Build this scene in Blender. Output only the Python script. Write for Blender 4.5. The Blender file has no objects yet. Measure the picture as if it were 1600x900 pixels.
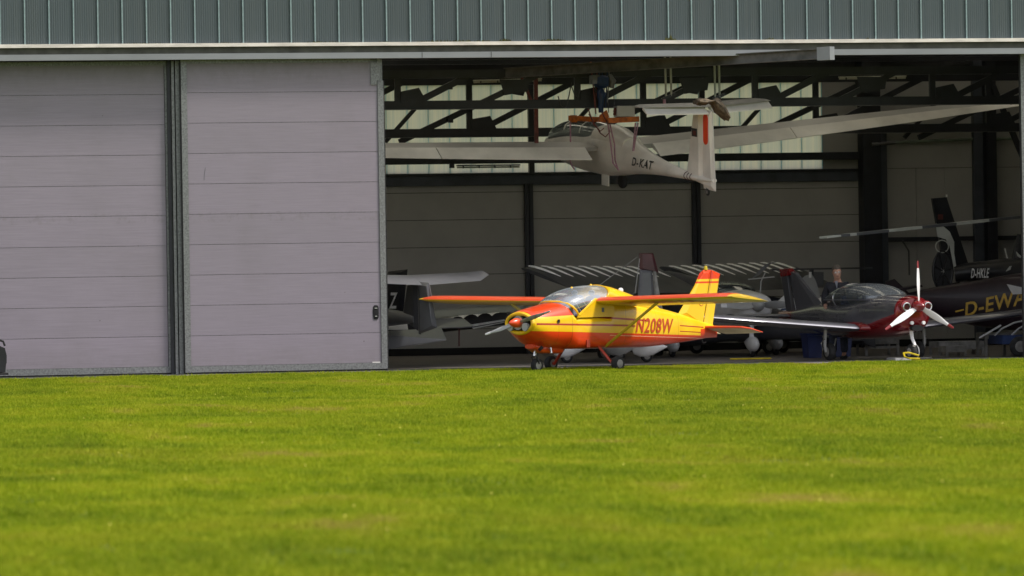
import bpy, bmesh, math, random
from mathutils import Vector, Matrix, noise
random.seed(7)
R = math.radians
SC = bpy.context.scene
COL = SC.collection

# ------------------------------------------------------------------ camera
F, D0, EYE = 8250.0, 100.0, 1.94          # focal length in photo pixels, distance to the hangar front, eye height
YAW = math.atan(2.65e-5 * F)
ROLL, PITCH = 0.0156, 35.0 / F
Rx = Vector((math.cos(YAW), -math.sin(YAW), 0)); Vx = Vector((math.sin(YAW), math.cos(YAW), 0)); Ux = Vector((0, 0, 1))
CAMP = -D0 * Vx + Vector((0, 0, EYE))
Vp = math.cos(PITCH) * Vx - math.sin(PITCH) * Ux
Up = math.cos(PITCH) * Ux + math.sin(PITCH) * Vx
Rr = math.cos(ROLL) * Rx - math.sin(ROLL) * Up
Ur = math.cos(ROLL) * Up + math.sin(ROLL) * Rx
cam = bpy.data.cameras.new('camera'); cam.lens = F / 1600 * 36; cam.sensor_width = 36
cam.clip_start = 1; cam.clip_end = 6000
cam.dof.use_dof = True; cam.dof.focus_distance = 98; cam.dof.aperture_fstop = 2.9
co = bpy.data.objects.new('camera', cam); COL.objects.link(co)
m3 = Matrix((Rr, Ur, -Vp)).transposed()
co.matrix_world = Matrix.Translation(CAMP) @ m3.to_4x4()
SC.camera = co

# ------------------------------------------------------------------ sky, sun, exposure
SUN_EL, SUN_ROT = 57, 122
w = bpy.data.worlds.new('World'); SC.world = w; w.use_nodes = True
wn = w.node_tree; bg = wn.nodes['Background']
sky = wn.nodes.new('ShaderNodeTexSky'); sky.sky_type = 'NISHITA'; sky.sun_disc = False
sky.sun_elevation = R(SUN_EL); sky.sun_rotation = R(SUN_ROT); sky.air_density = 1.4; sky.dust_density = 4.0
hs = wn.nodes.new('ShaderNodeHueSaturation'); hs.inputs['Saturation'].default_value = 0.62
wn.links.new(sky.outputs[0], hs.inputs['Color']); 
wtc = wn.nodes.new('ShaderNodeTexCoord'); wmp = wn.nodes.new('ShaderNodeMapping'); wmp.inputs['Scale'].default_value = (1, 1, 2.6)
wno = wn.nodes.new('ShaderNodeTexNoise'); wno.inputs['Scale'].default_value = 2.6; wno.inputs['Detail'].default_value = 7; wno.inputs['Roughness'].default_value = .6
wrp = wn.nodes.new('ShaderNodeValToRGB'); wrp.color_ramp.elements[0].position = .40; wrp.color_ramp.elements[1].position = .60
wmx = wn.nodes.new('ShaderNodeMix'); wmx.data_type = 'RGBA'; wmx.inputs[7].default_value = (6.6, 6.8, 7.2, 1)
wn.links.new(wtc.outputs['Generated'], wmp.inputs[0]); wn.links.new(wmp.outputs[0], wno.inputs['Vector']); wn.links.new(wno.outputs[0], wrp.inputs[0])
wn.links.new(wrp.outputs[0], wmx.inputs[0]); wn.links.new(hs.outputs[0], wmx.inputs[6]); wn.links.new(wmx.outputs[2], bg.inputs[0])
bg.inputs[1].default_value = 0.14
sl = bpy.data.lights.new('sun', 'SUN'); sl.energy = 3.3; sl.angle = R(10); sl.color = (1, .95, .86)
so = bpy.data.objects.new('sun', sl); COL.objects.link(so)
az = R(SUN_ROT)
sdir = Vector((math.sin(az) * math.cos(R(SUN_EL)), math.cos(az) * math.cos(R(SUN_EL)), math.sin(R(SUN_EL))))
so.rotation_euler = sdir.to_track_quat('Z', 'Y').to_euler()
so.location = (-20, -60, 60)
SC.view_settings.view_transform = 'Standard'; SC.view_settings.look = 'None'
SC.view_settings.exposure = 0.32; SC.view_settings.gamma = 1
SC.cycles.max_bounces = 8; SC.cycles.transparent_max_bounces = 12
SC.cycles.use_denoising = True

# ------------------------------------------------------------------ placing helpers
def ray(px, py): return Vp + Rr * ((px - 800) / F) + Ur * ((450 - py) / F)
def at(px, py, Y):
    d = ray(px, py); return CAMP + d * ((Y - CAMP.y) / d.y)
def atd(px, py, dep): return CAMP + ray(px, py) * dep
def gnd(px, dep):
    p = CAMP + (Vx + Rx * ((px - 800) / F)) * dep; return Vector((p.x, p.y, 0))
def X_at(px, Y, z=1.94):
    d = Vx + Rx * ((px - 800 + (z - EYE) * 0.0156 * 84) / F); p = CAMP + d * ((Y - CAMP.y) / d.y); return p.x
def Z_at(px, py, Y): return at(px, py, Y).z

# ------------------------------------------------------------------ materials
MATS = {}
def nmat(name):
    m = bpy.data.materials.new(name); m.use_nodes = True; MATS[name] = m
    return m, m.node_tree, m.node_tree.nodes['Principled BSDF']
class NB:
    def __init__(s, nt):
        s.nt = nt; tc = nt.nodes.new('ShaderNodeTexCoord'); s.tc = tc
        sp = nt.nodes.new('ShaderNodeSeparateXYZ'); nt.links.new(tc.outputs['Object'], sp.inputs[0])
        s.x, s.y, s.z = sp.outputs
    def m(s, op, a, b=None, c=None):
        n = s.nt.nodes.new('ShaderNodeMath'); n.operation = op
        for i, v in enumerate((a, b, c)):
            if v is None: continue
            if isinstance(v, (int, float)): n.inputs[i].default_value = v
            else: s.nt.links.new(v, n.inputs[i])
        return n.outputs[0]
    def noise(s, scale, detail=4, vec=None, rough=.55, sc3=None, src='Object'):
        n = s.nt.nodes.new('ShaderNodeTexNoise'); n.inputs['Scale'].default_value = scale
        n.inputs['Detail'].default_value = detail; n.inputs['Roughness'].default_value = rough
        v = vec
        if v is None:
            if src == 'World':
                v = s.nt.nodes.new('ShaderNodeNewGeometry').outputs['Position']
            else: v = s.tc.outputs['Object']
        if sc3:
            mp = s.nt.nodes.new('ShaderNodeMapping'); mp.inputs['Scale'].default_value = sc3
            s.nt.links.new(v, mp.inputs[0]); v = mp.outputs[0]
        s.nt.links.new(v, n.inputs['Vector']); return n.outputs[0]
    def ramp(s, f, stops):
        n = s.nt.nodes.new('ShaderNodeValToRGB'); e = n.color_ramp.elements
        e[0].position, e[0].color = stops[0][0], (*stops[0][1], 1)
        e[1].position, e[1].color = stops[-1][0], (*stops[-1][1], 1)
        for p, c in stops[1:-1]:
            q = e.new(p); q.color = (*c, 1)
        s.nt.links.new(f, n.inputs[0]); return n.outputs[0]
    def mix(s, f, a, b, mode='MIX'):
        n = s.nt.nodes.new('ShaderNodeMix'); n.data_type = 'RGBA'; n.blend_type = mode
        for i, v in ((0, f), (6, a), (7, b)):
            if isinstance(v, (int, float)): n.inputs[i].default_value = v
            elif isinstance(v, tuple): n.inputs[i].default_value = (*v, 1)
            else: s.nt.links.new(v, n.inputs[i])
        return n.outputs[2]
    def band(s, v, lo, hi):
        return s.m('MULTIPLY', s.m('GREATER_THAN', v, lo), s.m('LESS_THAN', v, hi))
    def bump(s, bsdf, h, dist=.01, strength=.5):
        n = s.nt.nodes.new('ShaderNodeBump'); n.inputs['Distance'].default_value = dist; n.inputs['Strength'].default_value = strength
        s.nt.links.new(h, n.inputs['Height']); s.nt.links.new(n.outputs[0], bsdf.inputs['Normal'])
def mat(name, c, rough=.5, metal=0, var=.12, scale=6, coat=0, bump=0, sc3=None, c2=None, spec=None):
    if name in MATS: return MATS[name]
    m, nt, b = nmat(name); nb = NB(nt)
    n = nb.noise(scale, 5, sc3=sc3)
    d = c2 if c2 else tuple(v * (1 - 2.2 * var) for v in c)
    hi = tuple(min(1, v * (1 + .6 * var)) for v in c)
    nt.links.new(nb.ramp(n, [(.3, d), (.62, hi)]), b.inputs['Base Color'])
    b.inputs['Roughness'].default_value = rough; b.inputs['Metallic'].default_value = metal
    if spec is not None: b.inputs['Specular IOR Level'].default_value = spec
    if coat: b.inputs['Coat Weight'].default_value = coat; b.inputs['Coat Roughness'].default_value = .06
    if bump: nb.bump(b, nb.noise(scale * 6, 4), bump)
    return m

def glass(name, tint=(.75, .82, .85), fac=.10, sky_haze=.06):
    m, nt, b = nmat(name); nt.nodes.remove(b); out = nt.nodes['Material Output']
    t = nt.nodes.new('ShaderNodeBsdfTransparent'); t.inputs[0].default_value = (*tint, 1)
    g = nt.nodes.new('ShaderNodeBsdfGlossy'); g.inputs['Roughness'].default_value = .10
    fr = nt.nodes.new('ShaderNodeFresnel'); fr.inputs[0].default_value = 1.3
    ad = nt.nodes.new('ShaderNodeMath'); ad.operation = 'ADD'; ad.inputs[1].default_value = fac; ad.use_clamp = True
    nt.links.new(fr.outputs[0], ad.inputs[0])
    mx = nt.nodes.new('ShaderNodeMixShader'); nt.links.new(ad.outputs[0], mx.inputs[0])
    nt.links.new(t.outputs[0], mx.inputs[1]); nt.links.new(g.outputs[0], mx.inputs[2]); df = nt.nodes.new('ShaderNodeBsdfDiffuse'); df.inputs[0].default_value = (.72, .80, .88, 1)      # pale blue haze mixed in, standing in for sky sheen on the plexiglass
    m2 = nt.nodes.new('ShaderNodeMixShader'); m2.inputs[0].default_value = sky_haze
    nt.links.new(mx.outputs[0], m2.inputs[1]); nt.links.new(df.outputs[0], m2.inputs[2]); nt.links.new(m2.outputs[0], out.inputs[0])
    return m

# --- grass and soil
def grass_cols(nb):
    # patches of lush, yellowed and bare turf, in place on the field
    big = nb.noise(.42, 7, src='World', rough=.68, sc3=(1.3, .62, 1))
    fine = nb.noise(2.6, 5, src='World', rough=.7, sc3=(1.2, .8, 1))
    c = nb.ramp(big, [(.33, (.05, .115, .003)), (.43, (.135, .215, .004)), (.52, (.25, .315, .006)), (.60, (.36, .355, .02)), (.665, (.44, .29, .09))])
    wide = nb.noise(.11, 3, src='World', sc3=(1, .5, 1))
    c = nb.mix(nb.ramp(wide, [(.38, (.38, .38, .38)), (.6, (0, 0, 0))]), c, (.085, .125, .012))
    return nb.mix(nb.m('MULTIPLY', fine, .62), c, nb.ramp(fine, [(.34, (0.053, 0.123, 0.0018)), (.5, (0.194, 0.282, 0.0026)), (.68, (0.370, 0.396, 0.0176))]))
m, nt, b = nmat('grass_blade'); nb = NB(nt)
oi = nt.nodes.new('ShaderNodeAttribute'); oi.attribute_name = 'tone'
cc = nb.mix(oi.outputs['Fac'], grass_cols(nb), (.50, .50, .05))
nt.links.new(cc, b.inputs['Base Color']); b.inputs['Roughness'].default_value = .7; b.inputs['Specular IOR Level'].default_value = .08
tr = nt.nodes.new('ShaderNodeBsdfTranslucent'); nt.links.new(cc, tr.inputs[0])
mx = nt.nodes.new('ShaderNodeMixShader'); mx.inputs[0].default_value = .38
nt.links.new(b.outputs[0], mx.inputs[1]); nt.links.new(tr.outputs[0], mx.inputs[2]); nt.links.new(mx.outputs[0], nt.nodes['Material Output'].inputs[0])
m, nt, b = nmat('turf'); nb = NB(nt)
nt.links.new(nb.mix(.62, grass_cols(nb), (.035, .055, .004)), b.inputs['Base Color']); b.inputs['Roughness'].default_value = .95  # darkened to carry the shade that blades cast on each other
nb.bump(b, nb.noise(30, 5, src='World'), .03)
m, nt, b = nmat('concrete'); nb = NB(nt)
nt.links.new(nb.mix(nb.noise(14, 5), nb.ramp(nb.noise(.7, 6), [(.3, (.105, .09, .082)), (.7, (.185, .165, .155))]), (.14, .125, .115)), b.inputs['Base Color'])
b.inputs['Roughness'].default_value = .75; nb.bump(b, nb.noise(40, 4), .004)

# --- translucent twin-wall sheet with fine vertical flutes
def twin(name, base, back, thru=.6):
    m, nt, b = nmat(name); nb = NB(nt)
    wv = nb.m('SINE', nb.m('MULTIPLY', nb.x, 2 * math.pi / .042))
    st = nb.noise(1, 5, sc3=(24, .01, .12), src='World', rough=.7); drip = nb.noise(1.6, 6, sc3=(1, 1, .3), src='World', rough=.65)
    c = nb.mix(nb.ramp(st, [(.35, (0, 0, 0)), (.65, (1, 1, 1))]), base, back)
    c = nb.mix(nb.m('MULTIPLY', nb.m('GREATER_THAN', wv, .2), .16 if thru < .9 else .06), c, tuple(v * .55 for v in base))
    c = nb.mix(nb.m('MULTIPLY', drip, .3 if thru < .9 else .08), c, (.2, .2, .15))
    nt.links.new(c, b.inputs['Base Color']); b.inputs['Roughness'].default_value = .32
    nb.bump(b, wv, .004, .6)
    tr = nt.nodes.new('ShaderNodeBsdfTranslucent'); nt.links.new(c, tr.inputs[0])
    mx = nt.nodes.new('ShaderNodeMixShader'); mx.inputs[0].default_value = thru
    nt.links.new(b.outputs[0], mx.inputs[1]); nt.links.new(tr.outputs[0], mx.inputs[2])
    nt.links.new(mx.outputs[0], nt.nodes['Material Output'].inputs[0])
twin('front_sheet', (.215, .262, .282), (.16, .213, .245))
twin('rear_seam_blue', (.55, .85, .95), (.5, .8, .9), .96)
twin('rear_sheet', (.94, .88, .76), (.78, .78, .72), .96)
mat('flower_yellow', (.75, .65, .1), .7, 0, .1, 4)
mat('joint_teal', (.24, .33, .335), .4, 0, .1, 8)

# --- door panels: brushed foam panels, faint dirt
m, nt, b = nmat('door_panel'); nb = NB(nt)
st = nb.noise(3, 6, sc3=(.5, 1, 14), rough=.65); dr = nb.noise(1.1, 5, sc3=(1, 1, .6))
c = nb.ramp(st, [(.3, (.215, .188, .226)), (.7, (.255, .224, .268))])
c = nb.mix(nb.m('MULTIPLY', nb.ramp(dr, [(.5, (0, 0, 0)), (.8, (1, 1, 1))]), .25), c, (.165, .148, .155))
dm = nb.noise(6, 6, sc3=(1, 1, .5), rough=.7)
topd = nb.m('MULTIPLY', nb.m('MULTIPLY', nb.m('SUBTRACT', nb.z, 5.25), 1.9), nb.m('GREATER_THAN', nb.z, 5.25))
c = nb.mix(nb.m('MINIMUM', nb.m('MULTIPLY', nb.m('MULTIPLY', topd, dm), .9), .6), c, (.10, .09, .082))
# a scuffed streak on one panel seam
sm = nb.m('MULTIPLY', nb.band(nb.z, 2.84, 3.03), nb.ramp(nb.noise(5, 6, sc3=(1.2, 1, 1), rough=.7), [(.5, (0, 0, 0)), (.68, (1, 1, 1))]))
c = nb.mix(nb.m('MULTIPLY', sm, .35), c, (.13, .115, .11))
oi2 = nt.nodes.new('ShaderNodeObjectInfo'); c = nb.mix(nb.m('MULTIPLY', oi2.outputs['Random'], .16), c, (.15, .14, .15))
sp0 = nt.nodes.new('ShaderNodeTexVoronoi'); sp0.inputs['Scale'].default_value = 1.7; nt.links.new(nb.tc.outputs['Object'], sp0.inputs[0])
c = nb.mix(nb.m('MULTIPLY', nb.m('LESS_THAN', sp0.outputs['Distance'], .022), .7), c, (.08, .07, .07))
splash = nb.m('MULTIPLY', nb.m('SUBTRACT', .7, nb.z), 1.5)
c = nb.mix(nb.m('MULTIPLY', nb.m('MAXIMUM', splash, 0), nb.m('MULTIPLY', nb.noise(9, 6, rough=.75), .55)), c, (.12, .11, .09))
nt.links.new(c, b.inputs['Base Color']); b.inputs['Roughness'].default_value = .45
nb.bump(b, nb.m('ADD', nb.noise(1, 3, sc3=(3, 1, 160)), nb.m('MULTIPLY', nb.noise(1.3, 3), 6)), .0016, .6)
m, nt, b = nmat('galvanised'); nb = NB(nt)
vo = nt.nodes.new('ShaderNodeTexVoronoi'); vo.inputs['Scale'].default_value = 24; nt.links.new(nb.tc.outputs['Object'], vo.inputs[0])
nt.links.new(nb.mix(.45, nb.ramp(nb.noise(30, 4, rough=.75), [(.35, (.07, .075, .075)), (.65, (.26, .27, .27))]), nb.ramp(vo.outputs['Distance'], [(0, (.08, .08, .08)), (.6, (.22, .225, .225))])), b.inputs['Base Color'])
b.inputs['Roughness'].default_value = .5; b.inputs['Metallic'].default_value = .35
mat('track_silver', (.25, .26, .275), .45, .3, .06, 3, sc3=(.3, 1, 1))
mat('gutter_white', (.68, .63, .58), .5, 0, .12, 5, sc3=(.6, 1, 3))
mat('soffit_dark', (.07, .07, .06), .8, 0, .2, 4)
mat('moss', (.09, .09, .02), .95, 0, .4, 9)
m = mat('steel_navy', (.011, .012, .018), .5, 0, .2, 5)
mat('steel_edge', (.10, .10, .10), .5, 0, .15, 4)
mat('wall_lining', (.33, .325, .31), .85, 0, .035, 1.6, bump=.003)
mat('lintel_navy', (.05, .058, .075), .6, 0, .15, 3)
mat('roof_dark', (.014, .014, .016), .85, 0, .2, 2)
mat('rust_red', (.14, .03, .025), .6, 0, .25, 9)
mat('orange_paint', (.52, .13, .01), .5, 0, .25, 12)
mat('blue_paint', (.01, .032, .10), .5, 0, .2, 10)
mat('light_rod', (.33, .34, .3), .5, 0, .1, 8)
mat('jib_grey', (.10, .095, .09), .6, 0, .25, 5, c2=(.05, .048, .043))
mat('pipe_green', (.16, .2, .15), .5, 0, .15, 5)
mat('strap_pink', (.42, .24, .32), .8, 0, .15, 20)
mat('rubber', (.018, .018, .019), .85, 0, .3, 12)
mat('chrome', (.6, .6, .6), .2, .9, .1, 10)
mat('dark_metal', (.05, .05, .055), .45, .5, .2, 10)
mat('black_gap', (.006, .006, .007), .9, 0, .1, 4)
mat('white_paint', (.82, .81, .82), .35, 0, .06, 3, coat=.3)
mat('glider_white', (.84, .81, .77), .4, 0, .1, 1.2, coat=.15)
mat('glider_shade', (.44, .43, .41), .45, 0, .1, 1.2)  # greyer copy of the glider white, shade put into the colour
mat('grey_paint', (.12, .122, .135), .4, 0, .08, 2, coat=.3)
mat('grey_light', (.40, .40, .40), .45, 0, .08, 2)
mat('grey_dark', (.05, .05, .057), .5, 0, .12, 2)
mat('fabric_grey', (.045, .045, .048), .5, 0, .2, 2)
mat('cream_and_highlight', (.97, .96, .92), .6, 0, .1, 8)  # cream parts, and painted highlights on the taildragger's ribs
mat('silver_paint', (.12, .12, .145), .42, .6, .06, 2, coat=.6)
mat('red_paint', (.20, .004, .008), .25, 0, .12, 3, coat=.8)
mat('maroon', (.075, .012, .02), .45, 0, .2, 3, coat=.3)
mat('dark_maroon', (.02, .008, .015), .45, 0, .2, 3, coat=.15)
mat('gold_text', (.62, .38, .04), .5, 0, .15, 10)
mat('text_black', (.03, .03, .035), .5, 0, .1, 10)
mat('text_white', (.85, .86, .87), .5, 0, .1, 10)
mat('text_red', (.50, .06, .015), .4, 0, .1, 10)
mat('heli_black', (.010, .010, .014), .4, 0, .2, 3, coat=.12)
mat('heli_silver', (.6, .62, .6), .45, 0, .1, 3)
mat('rotor_grey', (.12, .125, .14), .5, 0, .1, 3)
mat('plane_yellow', (.86, .50, .006), .3, 0, .05, 2, coat=.5)
mat('strut_yellow', (.42, .33, .02), .35, 0, .08, 4, coat=.4)
mat('plane_orange', (.70, .062, .010), .3, 0, .06, 2, coat=.5)
mat('leg_red', (.42, .04, .02), .35, 0, .1, 4, coat=.4)
mat('cream_skin', (.62, .56, .36), .5, 0, .1, 3)
mat('signal_red', (.85, .07, .012), .5, 0, .05, 4)
mat('seat_dark', (.16, .17, .24), .7, 0, .2, 5)
mat('tow_yellow', (.55, .42, .01), .5, 0, .15, 8)
mat('bin_blue', (.007, .016, .085), .45, 0, .15, 4)
mat('trestle_grey', (.27, .26, .245), .6, .1, .2, 6)
mat('skin', (.42, .23, .165), .55, 0, .1, 6)
mat('hair', (.09, .07, .055), .8, 0, .3, 30)
mat('jacket', (.016, .016, .022), .85, 0, .3, 10)
mat('trousers', (.02, .025, .045), .85, 0, .3, 10)
mat('shirt_grey', (.2, .2, .23), .8, 0, .1, 10)
mat('camo', (.12, .09, .06), .9, 0, .3, 13, c2=(.02, .017, .012), bump=.01)
mat('lamp_tube', (.5, .5, .42), .5, 0, .1, 3)
mat('lettering_plate', (.6, .58, .55), .5, 0, .1, 8)
mat('wood_grey', (.22, .2, .18), .8, 0, .2, 5)
mat('blue_stripe', (.02, .04, .12), .5, 0, .1, 5)
glass('canopy_glass', (.90, .94, .97), .36, .15); glass('canopy_dark', (.55, .6, .6), .12)

# livery of the yellow aeroplane: orange belly and hood, thin red lines, object space of the plane
m, nt, b = nmat('livery'); nb = NB(nt)
xa = nb.m('MULTIPLY', nb.x, -1)
YE, OR, DR = (.85, .48, .006), (.70, .048, .006), (.40, .035, .01)
n1 = nb.noise(2.5, 5)
yel = nb.ramp(n1, [(.3, (.80, .45, .006)), (.7, (.88, .56, .012))])
c = nb.mix(nb.m('LESS_THAN', nb.m('ADD', nb.z, nb.m('MULTIPLY', xa, .037)), .745), yel, OR)
hood = nb.m('MULTIPLY', nb.m('GREATER_THAN', nb.m('SUBTRACT', nb.z, nb.m('MULTIPLY', xa, .035)), .985), nb.m('LESS_THAN', xa, 1.0))
c = nb.mix(hood, c, OR)
s1 = nb.m('MULTIPLY', nb.band(nb.m('ADD', nb.z, nb.m('MULTIPLY', xa, .03)), .855, .89), nb.band(xa, .12, 2.5)); c = nb.mix(s1, c, DR)
s2 = nb.m('MULTIPLY', nb.band(nb.m('ADD', nb.z, nb.m('MULTIPLY', xa, .065)), 1.055, 1.09), nb.band(xa, 1.1, 3.0)); c = nb.mix(s2, c, DR)
s3 = nb.m('MULTIPLY', nb.band(nb.m('ADD', nb.z, nb.m('MULTIPLY', xa, .06)), 1.0, 1.022), nb.band(xa, 4.05, 4.85)); c = nb.mix(s3, c, DR)
s4 = nb.m('MULTIPLY', nb.band(nb.m('ADD', nb.z, nb.m('MULTIPLY', xa, .05)), .855, .873), nb.band(xa, 4.05, 4.85)); c = nb.mix(s4, c, DR)
s5 = nb.m('MULTIPLY', nb.band(nb.m('ADD', nb.z, nb.m('MULTIPLY', xa, .04)), .70, .712), nb.band(xa, 1.9, 4.9)); c = nb.mix(s5, c, (.85, .45, .3))
for lo_, hi_ in ((.93, .94), (.60, .606), (2.34, 2.35), (3.28, 3.288), (4.0, 4.008)):
    c = nb.mix(nb.m('MULTIPLY', nb.band(xa, lo_, hi_), .5), c, (.12, .03, .01))
grime = nb.m('MULTIPLY', nb.m('LESS_THAN', nb.z, .62), nb.ramp(nb.noise(7, 6, sc3=(.5, 1, 1.6), rough=.7), [(.5, (0, 0, 0)), (.75, (.5, .5, .5))]))
c = nb.mix(grime, c, (.14, .05, .02))
nt.links.new(c, b.inputs['Base Color']); b.inputs['Roughness'].default_value = .3
b.inputs['Coat Weight'].default_value = .35; b.inputs['Coat Roughness'].default_value = .04
m, nt, b = nmat('fin_livery'); nb = NB(nt)
c = nb.mix(nb.m('GREATER_THAN', nb.z, 1.63), (.80, .50, .014), OR)
c = nb.mix(nb.band(nb.z, 1.55, 1.585), c, OR)
nt.links.new(c, b.inputs['Base Color']); b.inputs['Roughness'].default_value = .35; b.inputs['Coat Weight'].default_value = .4
m, nt, b = nmat('wing_livery'); nb = NB(nt)
gn = nt.nodes.new('ShaderNodeNewGeometry'); sn = nt.nodes.new('ShaderNodeSeparateXYZ'); nt.links.new(gn.outputs['Normal'], sn.inputs[0])
under = nb.m('LESS_THAN', sn.outputs[2], -.42)
c = nb.mix(under, (.68, .072, .02), (.80, .52, .01))
c = nb.mix(nb.m('GREATER_THAN', nb.m('ABSOLUTE', nb.y), 3.92), c, (.62, .40, .03))
nt.links.new(c, b.inputs['Base Color']); b.inputs['Roughness'].default_value = .35; b.inputs['Coat Weight'].default_value = .4
m, nt, b = nmat('red_plane_livery'); nb = NB(nt)
xa = nb.m('MULTIPLY', nb.x, -1)
sil = nb.ramp(nb.noise(3, 4), [(.3, (.07, .07, .08)), (.7, (.115, .115, .13))])
c = nb.mix(nb.m('LESS_THAN', nb.m('ADD', nb.z, nb.m('MULTIPLY', xa, .24)), .95), sil, (.20, .004, .008))
c = nb.mix(nb.m('LESS_THAN', xa, .22), c, (.20, .004, .008))
c = nb.mix(nb.m('GREATER_THAN', xa, 4.7), c, (.25, .008, .014))
nt.links.new(c, b.inputs['Base Color']); b.inputs['Roughness'].default_value = .22; b.inputs['Metallic'].default_value = .35
b.inputs['Coat Weight'].default_value = .8

# ------------------------------------------------------------------ mesh builder
class MB:
    def __init__(s): s.v = []; s.f = []
    def add(s, vs, fs):
        o = len(s.v); s.v += [tuple(v) for v in vs]; s.f += [tuple(i + o for i in f) for f in fs]; return s
    def box(s, lo, hi, M=None):
        x0, y0, z0 = lo; x1, y1, z1 = hi
        vs = [Vector(p) for p in ((x0, y0, z0), (x1, y0, z0), (x1, y1, z0), (x0, y1, z0), (x0, y0, z1), (x1, y0, z1), (x1, y1, z1), (x0, y1, z1))]
        if M: vs = [M @ v for v in vs]
        return s.add(vs, [(0, 3, 2, 1), (4, 5, 6, 7), (0, 1, 5, 4), (1, 2, 6, 5), (2, 3, 7, 6), (3, 0, 4, 7)])
    def beam(s, p, q, wd, ht, up=(0, 0, 1)):
        p, q = Vector(p), Vector(q); d = (q - p); L = d.length; d.normalize(); up = Vector(up)
        sd = d.cross(up)
        if sd.length < 1e-4: sd = d.cross(Vector((0, 1, 0)))
        sd.normalize(); u = sd.cross(d)
        vs = [b0 + sd * (a * wd / 2) + u * (c * ht / 2) for b0 in (p, q) for a, c in ((-1, -1), (1, -1), (1, 1), (-1, 1))]
        return s.add(vs, [(0, 1, 2, 3), (7, 6, 5, 4), (0, 4, 5, 1), (1, 5, 6, 2), (2, 6, 7, 3), (3, 7, 4, 0)])
    def ibeam(s, p, q, wd, ht, t=.02, up=(0, 0, 1)):
        p, q = Vector(p), Vector(q); u = Vector(up)
        s.beam(p + u * (ht / 2 - t / 2), q + u * (ht / 2 - t / 2), wd, t)
        s.beam(p - u * (ht / 2 - t / 2), q - u * (ht / 2 - t / 2), wd, t)
        return s.beam(p, q, t, ht - 2 * t)
    def path(s, pts, rs, n=8, cap=True, flat=1.0):
        pts = [Vector(p) for p in pts]
        if isinstance(rs, (int, float)): rs = [rs] * len(pts)
        rings = []; prev = None
        for i, p in enumerate(pts):
            d = (pts[min(i + 1, len(pts) - 1)] - pts[max(i - 1, 0)]).normalized()
            a = prev if prev is not None else (Vector((0, 0, 1)) if abs(d.z) < .9 else Vector((1, 0, 0)))
            a = (a - d * a.dot(d)).normalized(); b2 = d.cross(a); prev = a
            rings.append([p + (a * math.cos(t) + b2 * math.sin(t) * flat) * rs[i] for t in [2 * math.pi * k / n for k in range(n)]])
        return s.rings(rings, cap)
    def rings(s, rings, cap=True, closed=True):
        n = len(rings[0]); vs = [v for r in rings for v in r]; fs = []
        for i in range(len(rings) - 1):
            for k in range(n if closed else n - 1):
                k2 = (k + 1) % n; fs.append((i * n + k, i * n + k2, (i + 1) * n + k2, (i + 1) * n + k))
        if cap: fs.append(tuple(range(n))[::-1]); fs.append(tuple((len(rings) - 1) * n + k for k in range(n)))
        return s.add(vs, fs)
    def prism(s, poly, off):
        off = Vector(off); n = len(poly); a = [Vector(p) for p in poly]
        vs = a + [p + off for p in a]
        fs = [tuple(range(n)), tuple(range(2 * n - 1, n - 1, -1))] + [(k, n + k, n + (k + 1) % n, (k + 1) % n) for k in range(n)]
        return s.add(vs, fs)
    def ball(s, c, r, n=12, sc=(1, 1, 1)):
        c = Vector(c); rings = []
        for i in range(1, n // 2 + 3):
            t = math.pi * i / (n // 2 + 3)
            rings.append([c + Vector((math.sin(t) * math.cos(a) * r * sc[0], math.sin(t) * math.sin(a) * r * sc[1], -math.cos(t) * r * sc[2])) for a in [2 * math.pi * k / n for k in range(n)]])
        return s.rings(rings)
    def disc(s, c, axis, r, t, n=20, bev=.0):
        c = Vector(c); ax = Vector(axis).normalized()
        if bev: return s.path([c - ax * t / 2, c - ax * (t / 2 - bev), c + ax * (t / 2 - bev), c + ax * t / 2], [r - bev, r, r, r - bev], n)
        return s.path([c - ax * t / 2, c + ax * t / 2], r, n)
    def torus(s, c, e1, e2, r, n=28, m=8):
        c, e1, e2 = Vector(c), Vector(e1), Vector(e2); ax = e1.cross(e2).normalized(); rings = []
        for k in range(n + 1):
            t = 2 * math.pi * k / n; p = c + e1 * math.cos(t) + e2 * math.sin(t)
            rad = (e1 * math.cos(t) + e2 * math.sin(t)).normalized()
            rings.append([p + (rad * math.cos(u) + ax * math.sin(u)) * r for u in [2 * math.pi * j / m for j in range(m)]])
        return s.rings(rings, False)
    def build(s, name, mt, parent=None, smooth=False, shade=35):
        me = bpy.data.meshes.new(name); me.from_pydata(s.v, [], s.f); me.update()
        bm = bmesh.new(); bm.from_mesh(me); bmesh.ops.recalc_face_normals(bm, faces=bm.faces)
        if smooth:
            for e in bm.edges:
                if len(e.link_faces) == 2 and e.calc_face_angle(0) > R(shade): e.smooth = False
            for f in bm.faces: f.smooth = True
        bm.to_mesh(me); bm.free()
        me.materials.append(MATS[mt]); o = bpy.data.objects.new(name, me); COL.objects.link(o)
        if parent is not None: o.parent = parent
        return o
def tag(o, label=None, cat=None, group=None, kind=None):
    if label: o['label'] = label
    if cat: o['category'] = cat
    if group: o['group'] = group
    if kind: o['kind'] = kind
    return o
def empty(name, loc=(0, 0, 0), M=None):
    o = bpy.data.objects.new(name, None); COL.objects.link(o); o.empty_display_size = .3
    if M is not None: o.matrix_world = M
    else: o.location = loc
    return o
def share(o, parent, M=None):
    c = o.copy(); COL.objects.link(c); c.parent = parent
    if M is not None: c.matrix_local = M
    return c
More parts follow.
